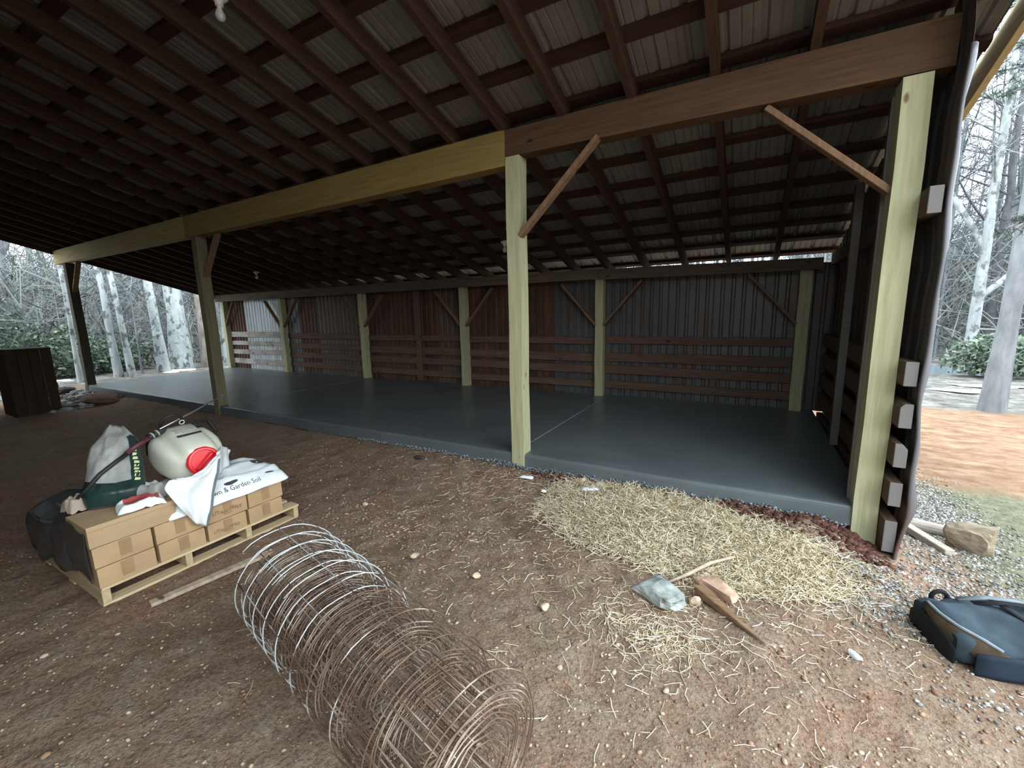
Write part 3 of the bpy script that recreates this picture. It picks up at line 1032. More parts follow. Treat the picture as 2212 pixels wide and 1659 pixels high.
mb = MB().grid(P)
mb.add(P[0][:48], [tuple(range(48))]); mb.add(P[-1][:48], [tuple(range(48))[::-1]])
tank = mb.build('tank', M['tank'], parent=SP, smooth=True)
# label block printed on the upper face
def on_tank(w0, w1, h0, h1, name, mat, off=.172):
    g = [[T0 + eh * (h0 + (h1 - h0) * i / 6) + ew * (w0 + (w1 - w0) * j / 6) + ed * off for j in range(7)] for i in range(7)]
    MB().grid(g).build(name, mat, parent=tank)
on_tank(-.075, .075, .205, .232, 'label_stripe', M['ink'], .1715)
M['greyink'] = plain('grey_ink', (.30, .30, .27), .6, .1)
for k, (a_, b_) in enumerate([(-.07, .045), (-.06, .055), (-.065, .02), (-.03, .06)]):
    on_tank(a_, b_, .125 + k * .018, .131 + k * .018, 'label_line', M['greyink'], .1715)
# red screw cap
ch = Vector((.90, -.14, .16)).normalized()
cw = Vector((0, 0, 1)).cross(ch).normalized()
cu = ch.cross(cw).normalized()
cc_ = T0 + eh * .392 + ed * .042
mb = MB()
prof = [(0, .0), (.092, .0), (.097, .006), (.097, .040), (.090, .048), (.078, .050), (.074, .040), (0, .040)]
na = 40
P = []
for k in range(na + 1):
    a = 2 * math.pi * k / na
    sc = 1 + (.018 if k % 4 < 2 else 0)
    P.append([cc_ + ch * h + (cw * math.cos(a) + cu * math.sin(a)) * r * (sc if 0 < i < 4 else 1) for i, (r, h) in enumerate(prof)])
capo = MB().grid(P).build('cap', M['redcap'], parent=SP, smooth=False)
ax = (cw * math.cos(.75) + cu * math.sin(.75))
MB().bar(cc_ + ch * .054 - ax * .07, cc_ + ch * .054 + ax * .07, .022, .034, ch).build('cap_grip', M['redcap'], parent=capo, bevel=.006)
# black base frame and straps behind the tank
MB().bar(T0 - eh * .01 - ew * .17, T0 - eh * .01 + ew * .17, .05, .14, ed).build('base_frame', M['black'], parent=SP, bevel=.01)
MB().tube([T0 + ew * a + ed * (-.127) + eh * b for a, b in ((-.15, .02), (-.15, .2), (-.1, .33), (.1, .33), (.15, .2), (.15, .02))], .012, 6).build('carry_frame', M['black'], parent=SP, smooth=True)
strap = [T0 + ew * .10 + ed * .05 - eh * .02, T0 + ew * .17 + ed * .09 - eh * .07, T0 + ew * .25 + ed * .07 - eh * .09, T0 + ew * .30 - ed * .02 - eh * .06, T0 + ew * .24 - ed * .10 - eh * .03]
MB().tube(strap, .012, 6).build('shoulder_strap', M['black'], parent=SP, smooth=True)
loop = [T0 + ew * (.02 + .07 * math.cos(a)) - eh * .10 + ed * (.10 + .07 * math.sin(a)) for a in np.linspace(-.6, 3.6, 12)]
MB().tube(loop, .010, 6).build('hose_loop', M['black'], parent=SP, smooth=True)
ringc = T0 + ew * .055 + ed * .135 - eh * .03
MB().tube([ringc + ew * .016 * math.cos(a) + ed * .016 * math.sin(a) for a in np.linspace(0, 2 * math.pi, 13)], .004, 5).build('ring', M['white'], parent=SP, smooth=True)
MB().tube([(-1.60, -2.24, BZ + .495), (-1.75, -1.96, BZ + .545), (-1.905, -1.66, BZ + .61)], .0055, 6).build('lance', M['steel'], parent=SP, smooth=True)
MB().tube([(-1.90, -1.668, BZ + .608), (-1.918, -1.635, BZ + .616)], .014, 8).build('nozzle', M['barkdark'], parent=SP)
hp = [(-1.50, -2.33, BZ + .476), (-1.49, -2.40, BZ + .447), (-1.475, -2.47, BZ + .41)]
MB().tube(hp, .017, 8).build('lance_handle', M['purple'], parent=SP, smooth=True)
for k in range(5):
    t = k / 4
    p = Vector((-1.525, -2.255 - .06 * t, BZ + .50 - .022 * t)); q = p + Vector((.002, -.011, -.004))
    MB().tube([p, q], .023, 10).build('hose_collar', M['black'] if k % 2 == 0 else M['greyink'], parent=SP)
MB().tube([(-1.54, -2.20, BZ + .505), (-1.52, -2.31, BZ + .48)], .017, 8).build('hose_stub', M['black'], parent=SP)
MB().tube([(-1.475, -2.46, BZ + .412), (-1.455, -2.54, BZ + .374), (-1.45, -2.62, BZ + .325), (-1.455, -2.70, BZ + .24), (-1.50, -2.742, BZ + .18), (-1.56, -2.76, BZ + .14)], .0135, 8).build('hose', M['black'], parent=SP, smooth=True)

# ------------------------------------------------------------------ dark green and silver bag slumped at the left
GBag = empty('seed_bag', (-1.45, -2.60, BZ + .128), 'half-empty silver and dark green bag slumped behind the red packet', 'bag')
B0 = Vector((-1.36, -2.60, BZ + .135)); B1 = Vector((-1.72, -2.43, BZ + .56))
al = (B1 - B0); LL = al.length; al.normalize()
sd = Vector((.42, .86, .10)); sd = (sd - al * sd.dot(al)).normalized()
nr = sd.cross(al).normalized()
if nr.x < 0: nr = -nr
def gbS(u, v, side):
    """u -1..1 across, v 0..1 along"""
    wdt = .165 * (1 - .35 * v - .45 * max(0, v - .75) / .25 * .9) * (1 - .25 * max(0, .15 - v) / .15)
    th = .085 * (1 - v) ** .7 * (max(0, 1 - abs(u) ** 2.6)) ** .6 * min(1, .35 + v / .12) + .004
    cr_ = .045 * float(fbm(np.array([u * 2.2 + 5]), np.array([v * 5 + 2]), 3)[0])
    return B0 + al * (v * LL) + sd * (u * wdt) + nr * (side * th + cr_ * (v ** .5)) + Vector((0, 0, -.02 * (1 - abs(u)) * (1 if v < .05 else 0)))
def gpart(name, fn, mat, off=0):
    P = []
    for i in range(31):
        u = -1 + 2 * i / 30
        P.append([gbS(u, v, 1) + nr * off for v in fn(u)])
    MB().grid(P).build(name, mat, parent=GBag, smooth=True)
band = lambda u: .20 + .10 * u * u - .04 * u
P = []
for i in range(31):
    u = -1 + 2 * i / 30
    P.append([gbS(u, j / 24, 1) for j in range(25)] + [gbS(u, j / 24, -1) for j in range(24, -1, -1)])
MB().grid(P).build('bag_film', M['silverbag'], parent=GBag, smooth=True)
gpart('green_band', lambda u: [band(u) * j / 10 for j in range(11)], M['green'], .003)
P = []
for i in range(13):
    u = .62 + .38 * i / 12
    P.append([gbS(u, band(u) + (.80 - band(u)) * j / 14 * (1 - .0 * i), 1) + nr * .003 for j in range(15)])
MB().grid(P).build('green_side', M['green'], parent=GBag, smooth=True)
rr = random.Random(3)
for k in range(9):
    u0, v0 = .80 + .012 * (k % 3), .19 + .047 * k
    g = [gbS(u0 + du, v0 + dv, 1) + nr * .0055 for du, dv in ((-.09, .0), (.09 - .05 * rr.random(), .004), (.09, .03), (-.06, .034))]
    MB().add(g, [(0, 1, 2, 3)]).build('lettering', M['yellow'], parent=GBag)
# dried-up paper and packets beside it
pk = empty('seed_packet', (-1.21, -2.52, BZ + .128), 'crumpled red and white plastic packet on top of the long carton', 'packet')
def pillow(cx, cy, z0, lx, ly, h, ang, fr, seed, nu=18, nv=14):
    P = []
    for i in range(nu + 1):
        r = []
        for j in range(nv + 1):
            u, v = -1 + 2 * i / nu, -1 + 2 * j / nv
            hh = h * (max(0, 1 - u ** 4) * max(0, 1 - v ** 4)) ** .5
            hh += h * .5 * float(fbm(np.array([u * 2.5 + seed]), np.array([v * 2.5 + seed * 2]), 3)[0])
            r.append((cx + math.cos(ang) * u * lx - math.sin(ang) * v * ly, cy + math.sin(ang) * u * lx + math.cos(ang) * v * ly, z0 + max(.003, hh + .003)))
        P.append(r)
    return P
P = pillow(-1.215, -2.525, BZ + .128, .115, .085, .05, 1.35, .3, 2)
MB().grid(P).build('packet_film', M['poly'], parent=pk, smooth=True)
sub_ = [[(p[0], p[1], p[2] + .003) for p in r[2:12]] for r in P[3:17]]
MB().grid(sub_).build('red_print', M['redpack'], parent=pk, smooth=True)
P = pillow(-1.30, -2.44, BZ + .129, .10, .07, .09, .5, .3, 9)
o = MB().grid(P).build('plastic_scrap', M['silverbag'], smooth=True)
tag(o, 'small crumpled clear plastic scrap between the sprayer tank and red packet', 'plastic scrap')
# dark plastic film over the left side of the stack
P = []
for i in range(49):
    t = i / 48
    x = -1.145 - 1.0 * t
    fl = .02 * float(fbm(np.array([t * 9.]), np.array([1.]), 3)[0])
    hem = PZ + .15 + .03 * math.sin(t * 5.2 + .6) + .02 * math.sin(t * 13)
    hgt = BZ + .15 - .05 * t - .05 * abs(math.sin(t * 6))
    if x > -1.46:
        zt = BZ + .10 - .02 * math.sin(t * 20)
        path = [(x, -2.8125, zt), (x, -2.815, BZ + .06), (x, -2.818, BZ), (x, -2.818, BZ - .05), (x, -2.818, BZ - .10), (x, -2.815, (hem + BZ) / 2 - .05), (x, -2.815, hem + .03), (x, -2.818, hem)]
    else:
        path = [(x, -2.40, BZ + .008), (x, -2.47, hgt - .03), (x, -2.60, hgt), (x, -2.72, hgt - .02), (x, -2.795, hgt - .07), (x - .01, -2.815, BZ + .02), (x, -2.815 - .02 * abs(math.sin(t * 11)), BZ - .08), (x, -2.818 - .02 * abs(math.sin(t * 9 + 1)), hem)]
    path = resample(path, 26)
    kk = min(1, max(.12, (-x - 1.25) / .4))
    P.append([(p[0] + fl * kk, p[1] - abs(.02 * kk * float(fbm(np.array([t * 9.]), np.array([k * .3]), 3)[0])), p[2] + .025 * kk * float(fbm(np.array([t * 8.]), np.array([k * .35 + 4]), 3)[0])) for k, p in enumerate(path)])
o = MB().grid(P).build('plastic_sheet', M['film'], smooth=True, solid=.002)
tag(o, 'dark plastic sheet draped over the shadowed left side of the carton stack', 'plastic sheet')
P = pillow(-1.50, -2.73, BZ + .13, .06, .06, .08, .2, .3, 5)
o = MB().grid(P).build('paper_wad', M['paper'], smooth=True)
tag(o, 'crumpled tan paper at the left end of the long top carton', 'paper')

# ------------------------------------------------------------------ board beside the pallet
o = MB().bar((-.905, -2.66, -.232), (-.80, -2.02, -.226), .055, .022).build('loose_board', M['oldboard'], bevel=.003)
tag(o, 'narrow weathered board lying between the pallet and the wire roll', 'board')

# ------------------------------------------------------------------ roll of wire fence
RA = math.radians(-13.1)
ra = Vector((math.cos(RA), math.sin(RA), 0)); rp = Vector((-ra.y, ra.x, 0)); ru = Vector((0, 0, 1))
RF = Vector((.02, -2.368, -.245 + .262))
RL = 1.42
roll = empty('fence_roll', RF + ra * .7 - ru * .262, 'big loose roll of rusty wire fencing lying in the foreground', 'wire roll')
TURNS = 12.0
def spiral(t):
    """t 0..1 from core to outside -> offset in the roll's cross-section"""
    a = t * TURNS * 2 * math.pi + 2.2
    r = .07 + (.262 - .07) * t ** .72
    ky = 1 + .05 * math.sin(a + 1)
    k = 1 if t < .88 else 1 + .30 * ((t - .88) / .12) * max(0, math.sin(a * 1 - .4))
    y, z = r * math.cos(a) * ky * k, r * math.sin(a) * k * .97
    return y, max(z, -.258)
NS = 520
def wpoint(t, s, jit=0):
    y, z = spiral(t)
    return RF + ra * s + rp * y + ru * z
def set_zinc(ob, f):
    me = ob.data
    at = me.attributes.new('zinc', 'FLOAT', 'POINT')
    at.data.foreach_set('value', np.array([f(v.co) for v in me.vertices], dtype=np.float32))
hoops = [0.0, .12, .25, .38, .51, .66, .82, .99, 1.19, 1.41]
for k, s in enumerate(hoops):
    mb = MB()
    r_ = random.Random(k)
    pts = []
    for i in range(NS):
        t = i / (NS - 1)
        pts.append(wpoint(t, s + .003 * math.sin(i * .7 + k) + .005 * math.sin(i * .05 + k * 2)) + Vector((0, 0, .0025 * math.sin(i * 1.3))))
    mb.tube(pts, .0027 if k not in (0, 9) else .0032, 4)
    ob = mb.build('line_wire', M['wire'], parent=roll, origin=RF + ra * s, smooth=True)
    nv_ = NS * 4
    vals = np.array([(.22 + .75 * smooth((i // 4 / NS - .80) / .10)) * (1 - .62 * smooth((s - .35) / .5)) for i in range(nv_)] , dtype=np.float32)
    at = ob.data.attributes.new('zinc', 'FLOAT', 'POINT')
    full = np.zeros(len(ob.data.vertices), np.float32)
    full[:nv_] = vals
    at.data.foreach_set('value', full)
stays = []
tt = .02
while tt < 1.0:
    a_ = tt
    stays.append(a_)
    r = .07 + (.262 - .07) * a_ ** .72
    tt += .15 / max(.2, r * 2 * math.pi) / TURNS
stays = stays[-98:]
for a_ in stays:
    mb = MB()
    mb.tube([wpoint(a_, s) + Vector((0, 0, .003)) for s in np.linspace(0, 1.41, 9)], .0024, 4)
    ob = mb.build('stay_wire', M['wire'], parent=roll, origin=wpoint(a_, .7), smooth=True)
    at = ob.data.attributes.new('zinc', 'FLOAT', 'POINT')
    zb = .15 + .65 * max(0, (a_ - .8) / .2)
    at.data.foreach_set('value', np.array([zb * (1 - .7 * smooth(i // 4 / 9 * 1.6 - .2)) for i in range(len(ob.data.vertices))], dtype=np.float32))

# ------------------------------------------------------------------ loose stuff: gravel, pebbles, clods, straw
ICO_V, ICO_F = None, None
bm = bmesh.new()
bmesh.ops.create_icosphere(bm, subdivisions=1, radius=1)
ICO_V = np.array([v.co[:] for v in bm.verts]); ICO_F = np.array([[v.index for v in f.verts] for f in bm.faces])
bm.free()
def rocks(name, xy, size, mat, kind='stuff', flat=.7, sink=.3, zf=None):
    n = len(xy)
    nv = len(ICO_V)
    jit = 1 + .35 * (rng.random((n, nv, 1)) - .5)
    sc = size[:, None] * np.stack([rng.uniform(.7, 1.3, n), rng.uniform(.7, 1.2, n), rng.uniform(.5, 1.0, n) * flat], -1)
    v = ICO_V[None] * jit * sc[:, None, :]
    a = rng.uniform(0, 6.28, n)
    c, s = np.cos(a)[:, None], np.sin(a)[:, None]
    x, y = v[..., 0] * c - v[..., 1] * s, v[..., 0] * s + v[..., 1] * c
    z = v[..., 2]
    bz = (gz(xy[:, 0], xy[:, 1]) if zf is None else zf(xy[:, 0], xy[:, 1])) + size * flat * (1 - sink) * .5
    V = np.stack([x + xy[:, 0:1], y + xy[:, 1:2], z + bz[:, None]], -1).reshape(-1, 3)
    F = (ICO_F[None] + (np.arange(n) * nv)[:, None, None]).reshape(-1, 3)
    o = raw(name, V, F, 3, mat)
    if kind: o['kind'] = kind
    return o
def gauss_pts(n, cx, cy, sx, sy, ang=0):
    p = rng.normal(size=(n, 2)) * (sx, sy)
    c, s = math.cos(ang), math.sin(ang)
    return np.stack([cx + p[:, 0] * c - p[:, 1] * s, cy + p[:, 0] * s + p[:, 1] * c], -1)
def keep(p, f): return p[f(p[:, 0], p[:, 1])]
inside_free = lambda x, y: ~((y > -.02) & (x < 2.86) & (x > -11.5)) & ~((x < -1.08) & (x > -2.2) & (y > -2.85) & (y < -1.5))
# grey gravel by the side wall
g1 = np.concatenate([gauss_pts(1700, 2.72, -.64, .15, .22, .6), gauss_pts(6200, 3.36, .95, .17, .42), gauss_pts(1900, 3.3, .1, .25, .35), gauss_pts(1300, 3.22, -.42, .25, .2), gauss_pts(260, 3.2, -1.35, .25, .08)])
g1 = keep(g1, lambda x, y: inside_free(x, y) & ~((y > -.2) & (x < 3.0)))
o = rocks('gravel', g1, rng.uniform(.0035, .0095, len(g1)) * rng.choice([.8, 1, 1.3], len(g1)), M['gravel'])
tag(o, 'grey gravel strewn around the foot of the side wall', 'gravel')
# pebbles and crumbs of clay across the dirt floor
g2 = np.stack([rng.uniform(-2.6, 3.4, 9000), rng.uniform(-3.4, -.02, 9000)], -1)
g2 = np.concatenate([g2, gauss_pts(700, -.45, -1.35, .35, .22), gauss_pts(350, .1, -1.2, .3, .2), gauss_pts(700, 2.3, -2.0, .6, .35)])
g2 = keep(g2, lambda x, y: inside_free(x, y) & ~((y > -.2) & (x > 2.8)))
o = rocks('pebbles', g2, np.clip(rng.lognormal(-5.35, .45, len(g2)), .0025, .016), M['pebble'])
tag(o, 'small clay pebbles and crumbs scattered over the dirt', 'pebbles')
# red clods thrown against the slab
g3 = np.stack([rng.uniform(.28, 2.85, 2600), rng.normal(-.075, .05, 2600)], -1)
g3[:, 1] -= .10 * np.clip(g3[:, 0] - 2.0, 0, 1) * rng.random(2600)
g3 = np.concatenate([g3, gauss_pts(300, 2.75, -.22, .08, .08)])
g3 = keep(g3, lambda x, y: inside_free(x, y) & (y < -.015))
o = rocks('clods', g3, np.clip(rng.lognormal(-4.75, .55, len(g3)), .003, .028), M['clod'])
tag(o, 'dark red clay clods heaped along the slab edge', 'clods')
# rough broken aggregate showing under the slab lip
g4 = np.stack([rng.uniform(-2.2, 2.7, 2400), rng.normal(-.018, .013, 2400)], -1)
g4 = np.concatenate([g4, gauss_pts(260, .06, -.05, .16, .03)])
o = rocks('footing_gravel', g4, rng.uniform(.005, .013, len(g4)), M['chips'], zf=lambda x, y: np.maximum(gz(x, y), -.15) + .02 * rng.random(len(x)))
tag(o, 'wet grey gravel showing below the slab edge', 'gravel')
# rubble at the left end
g5 = np.concatenate([np.stack([rng.uniform(-12.2, -9.0, 900), rng.uniform(-1.1, -.05, 900)], -1)])
o = rocks('rubble', g5, np.clip(rng.lognormal(-3.4, .5, len(g5)), .012, .09), M['gravel'])
tag(o, 'grey rubble spread beside the left end of the slab', 'rubble')

def strands(name, base, zoff, lmin, lmax, rad, mat, tilt=.25):
    n = len(base)
    L = rng.uniform(lmin, lmax, n)
    az = rng.uniform(0, 2 * np.pi, n)
    el = rng.normal(0, tilt, n)
    d = np.stack([np.cos(az) * np.cos(el), np.sin(az) * np.cos(el), np.sin(el)], -1)
    sd_ = np.stack([-np.sin(az), np.cos(az), np.zeros(n)], -1)
    bend = sd_ * (rng.normal(0, .12, n) * L)[:, None]
    upv = np.cross(sd_, d)
    c = np.stack([base[:, 0], base[:, 1], gz(base[:, 0], base[:, 1]) + zoff], -1)
    r = rng.uniform(.7, 1.3, n) * rad
    V = []
    for t, bd in ((-.5, 0.), (0., 1.), (.5, 0.)):
        p = c + d * (L * t)[:, None] + bend * bd
        for k in range(3):
            a = 2 * np.pi * k / 3
            V.append(p + sd_ * (np.cos(a) * r)[:, None] + upv * (np.sin(a) * r * .8)[:, None])
    V = np.stack(V, 1)
    # nothing may dip under the dirt
    zmin = gz(V[..., 0], V[..., 1]) + .002
    V[..., 2] = np.maximum(V[..., 2], zmin)
    F = []
    for s in (0, 1):
        for k in range(3):
            k2 = (k + 1) % 3
            F.append((s * 3 + k, s * 3 + k2, s * 3 + 3 + k2, s * 3 + 3 + k))
    F = np.array(F)
    F = (F[None] + (np.arange(n) * 9)[:, None, None]).reshape(-1, 4)
    o = raw(name, V.reshape(-1, 3), F, 4, mat)
    return o
# heap
px_ = rng.uniform(.55, 2.75, 60000); py_ = rng.uniform(-1.25, .0, 60000)
hh = straw_h(px_, py_)
dens = np.clip((hh - .008) / .03, 0, 1) * (.75 + .9 * fbm(px_ * 4, py_ * 4, 2))
k_ = rng.random(60000) < dens
hp_ = np.stack([px_, py_], -1)[k_][:21000]
hp_ = keep(hp_, lambda x, y: y < -.06)
zo = straw_h(hp_[:, 0], hp_[:, 1]) * rng.uniform(.45, 1.25, len(hp_)) + .004
o = strands('straw_heap', hp_, zo, .05, .17, .0024, M['straw'], .38)
tag(o, 'heap of pale yellow straw in front of the slab', 'straw', kind='stuff')
gx = np.linspace(.3, 2.95, 100); gy = np.linspace(-1.3, .0, 60)
GX, GY = np.meshgrid(gx, gy, indexing='ij')
GH = straw_h(GX, GY)
GZ = gz(GX, GY) + GH * .70 - .022 + .03 * fbm(GX * 18, GY * 18, 2)
mb = MB().grid([[(GX[i, j], GY[i, j], GZ[i, j]) for j in range(60)] for i in range(100)])
o = mb.build('straw_mat', M['strawbase'], smooth=True)
tag(o, 'matted straw under the loose heap', 'straw', kind='stuff')
# thin scatter
sc_ = np.concatenate([gauss_pts(420, 1.70, -1.52, .17, .12), gauss_pts(900, 2.25, -.75, .40, .28), gauss_pts(650, 1.2, -.6, .6, .4), gauss_pts(300, .0, -.35, .5, .2), gauss_pts(420, 1.6, -1.3, .7, .5),
                      np.stack([rng.uniform(-.8, 3.2, 260), rng.uniform(-2.8, -.1, 260)], -1)])
sc_ = keep(sc_, lambda x, y: inside_free(x, y) & (y < -.05))
o = strands('loose_straw', sc_, straw_h(sc_[:, 0], sc_[:, 1]) + .005, .02, .11, .0019, M['straw'], .06)
tag(o, 'loose pale straws scattered over the dirt', 'straw', kind='stuff')

# ------------------------------------------------------------------ individual stones, sticks and scraps
def stone(name, x, y, lx, ly, lz, ang, mat, label, cat, seed=0, sink=.25, block=False, group=None, z=None):
    r_ = random.Random(seed)
    bm = bmesh.new()
    if block:
        bmesh.ops.create_cube(bm, size=2)
        bmesh.ops.subdivide_edges(bm, edges=bm.edges[:], cuts=4, use_grid_fill=True)
        amp = .13
    else:
        bmesh.ops.create_icosphere(bm, subdivisions=2, radius=1)
        amp = .16
    ph = [r_.uniform(0, 6.3) for _ in range(6)]
    vs = []
    planes = [(Vector((r_.gauss(0, 1), r_.gauss(0, 1), r_.gauss(0, 1))).normalized(), r_.uniform(.72, .95)) for _ in range(11)]
    for v in bm.verts:
        p = v.co.copy()
        for pn, pdist in planes:
            dd = p.dot(pn) / (1.25 if block else 1)
            if dd > pdist: p *= pdist / dd
        s = 1 + amp * (math.sin(2.3 * p.x + ph[0]) * math.sin(2.1 * p.y + ph[1]) + .6 * math.sin(4.1 * p.z + ph[2]) * math.sin(3.7 * p.x + ph[3])) + r_.uniform(-.04, .04)
        q = Vector((p.x * s * lx / 2, p.y * s * ly / 2, p.z * s * lz / 2))
        vs.append((x + q.x * math.cos(ang) - q.y * math.sin(ang), y + q.x * math.sin(ang) + q.y * math.cos(ang), (G(x, y) if z is None else z) + lz * (.5 - sink * .5) + q.z))
    fs = [tuple(v.index for v in f.verts) for f in bm.faces]
    bm.free()
    o = MB().add(vs, fs).build(name, mat)
    return tag(o, label, cat, group)
stone('rock', 1.665, -1.24, .24, .17, .10, -.5, M['greyrock'], 'jagged pale grey rock at the lower edge of the straw heap', 'rock', 4, .2, True)
stone('brick_lump', 1.945, -1.035, .24, .10, .075, -.55, M['clayrock'], 'orange-pink broken brick lump lying on the straw', 'brick', 8, .1, True)
stone('stone', 1.845, -1.19, .075, .055, .055, .3, M['redrock'], 'small cream stone beside the upper end of the brown stake', 'stone', 5, .2)
stone('stone', 2.55, -1.255, .075, .035, .03, -.9, M['frost'], 'whitish sliver of stone on bare dirt left of the dark bag', 'stone', 6, .1)
stone('stone', .60, -.66, .055, .04, .03, .4, M['redrock'], 'cream pebble left of the straw heap', 'stone', 7, .2)
stone('stone', -.81, -1.16, .06, .045, .035, .1, M['redrock'], 'cream pebble on the dirt right of the soil bag', 'stone', 9, .2)
stone('stone', .13, -1.58, .07, .05, .04, .8, M['redrock'], 'cream pebble just beyond the far end of the wire roll', 'stone', 10, .2)
stone('stone', .63, -1.58, .06, .05, .04, .2, M['redrock'], 'pale pebble midway between the wire roll and grey rock', 'stone', 11, .2)
stone('stone', 1.12, -1.63, .055, .05, .045, .9, M['redrock'], 'pale pebble nearest the right upper side of the wire roll', 'stone', 12, .2)
stone('stone', .80, -.10, .06, .05, .075, .3, M['redrock'], 'pale egg-shaped stone against the slab right of the middle post', 'stone', 13, .2)
stone('clod', -1.0, -.22, .16, .08, .05, .2, M['darkrock'], 'dark clod of earth by the slab edge left of the middle post', 'clod', 14, .4)
stone('boulder', -11.7, -.52, .62, .45, .42, .3, M['darkrock'], 'dark rounded boulder outdoors at the left edge', 'boulder', 15, .2)
stone('boulder', -11.2, -.32, .38, .30, .2, .9, M['darkrock'], 'smaller flat dark rock right of the boulder', 'boulder', 16, .2)
stone('dirt_mound', -9.35, -.28, 1.3, .55, .30, .0, M['clod'], 'low mound of dark red dirt against the left part of the slab', 'dirt mound', 17, .9)
stone('rubble_slab', -9.45, -.80, .55, .25, .09, .2, M['barkdark'], 'flat dark slab lying at the rubble edge', 'rubble', 18, .2, True)
# sticks
def stick(name, pts, rad, mat, label, cat, sides=6):
    o = MB().tube(pts, rad, sides).build(name, mat, smooth=sides > 4)
    return tag(o, label, cat)
def gp(x, y, h): return (x, y, G(x, y) + float(straw_h(np.array([x]), np.array([y]))[0]) * .9 + h)
stick('stick', [gp(1.69, -1.10, .025), gp(1.79, -1.00, .05), gp(1.90, -.87, .055), gp(2.03, -.74, .05)], [.008, .012, .012, .007], M['oldboard'], 'pale crooked stick lying on the straw above the rocks', 'stick')
o = MB().add([(1.835, -1.13, -.24), (1.878, -1.082, -.24), (1.878, -1.082, -.185), (1.835, -1.13, -.185), (2.185, -1.375, -.245), (2.19, -1.365, -.245), (2.19, -1.365, -.235), (2.185, -1.375, -.235)],
             [(0, 1, 2, 3), (7, 6, 5, 4), (0, 4, 5, 1), (1, 5, 6, 2), (2, 6, 7, 3), (3, 7, 4, 0)]).build('stake', M['stake'], bevel=.004)
tag(o, 'brown pointed wooden stake lying on the dirt below the brick', 'stake')
for (x, y, l_, a_, lab) in [(.29, -.22, .13, .1, 'flat white scrap below the middle post'), (.92, -.25, .16, .5, 'long white scrap on top of the straw heap'), (.54, -.38, .05, .3, 'tiny white chip left of the straw heap')]:
    z0 = G(x, y) + float(straw_h(np.array([x]), np.array([y]))[0]) + .008
    P = pillow(x, y, z0, l_ / 2, l_ / 5, .018, a_, .3, x * 10, 8, 6)
    o = MB().grid(P).build('white_scrap', M['poly'], smooth=True)
    tag(o, lab, 'scrap')
# outside the side wall
o = MB().bar((3.06, .62, -.255), (3.275, .10, -.255), .06, .05).build('fence_plank', M['greyplank'], bevel=.004)
tag(o, 'pale squared timber on the gravel just outside the side wall', 'timber')
o = MB().tube([(3.17, .50, -.245), (3.42, .42, -.245)], .042, 12).build('log', M['greyplank'], smooth=False)
tag(o, 'short round log between the squared timber and brown block', 'log')
stone('wood_block', 3.40, .245, .22, .11, .20, -.5, M['block'], 'brown square wood block standing on the gravel outside', 'block', 22, .1, True)

# ------------------------------------------------------------------ duffel bag
DB = empty('duffel_bag', (3.17, -.86, -.28), 'dark navy canvas tool bag with straps at the right edge', 'bag')
fx = Vector((.955, .296, 0)); fy = Vector((-.296, .955, 0)); fz = Vector((0, 0, 1))
DC = Vector((3.195, -.855, -.275))
def dpt(a, b, c): return DC + fx * a + fy * b + fz * c
P = []
for i in range(25):
    u = -1 + 2 * i / 24
    e = (max(0, 1 - abs(u) ** 5)) ** .4
    r = []
    for k in range(41):
        a = 2 * math.pi * k / 40
        c, s_ = math.cos(a), math.sin(a)
        yy = .175 * math.copysign(abs(c) ** .5, c) * (.80 + .2 * e)
        zz_ = .112 * math.copysign(abs(s_) ** .6, s_) * (.72 + .28 * e)
        if s_ > 0: yy *= 1 - .38 * (zz_ / .10) ** 2
        sag = .036 * float(fbm(np.array([u * 3 + 7]), np.array([a * 1.3]), 3)[0])
        r.append(dpt(u * .31, yy, max(.002, .10 + zz_ + sag * 1.2)))
    P.append(r)
mb = MB().grid(P)
mb.add(P[0][:40], [tuple(range(40))]); mb.add(P[-1][:40], [tuple(range(40))[::-1]])
mb.build('bag_body', M['duffel'], parent=DB, smooth=True)
g = [[dpt(-.315, -.145 + .29 * i / 10, .005 + .14 * j / 6 * (1 - .4 * abs(i / 5 - 1) ** 3)) - fx * (.02 * math.sin(math.pi * i / 10)) for j in range(7)] for i in range(11)]
MB().grid(g).build('end_pocket', M['duffel_dark'], parent=DB, smooth=True, solid=.006)
g = [[dpt(-.27 + .56 * i / 10, -.192 + .0 * j, .006 + .115 * j / 5) - fy * (.012 * math.sin(math.pi * i / 10)) for j in range(6)] for i in range(11)]
MB().grid(g).build('side_pocket', M['duffel_blue'], parent=DB, smooth=True, solid=.006)
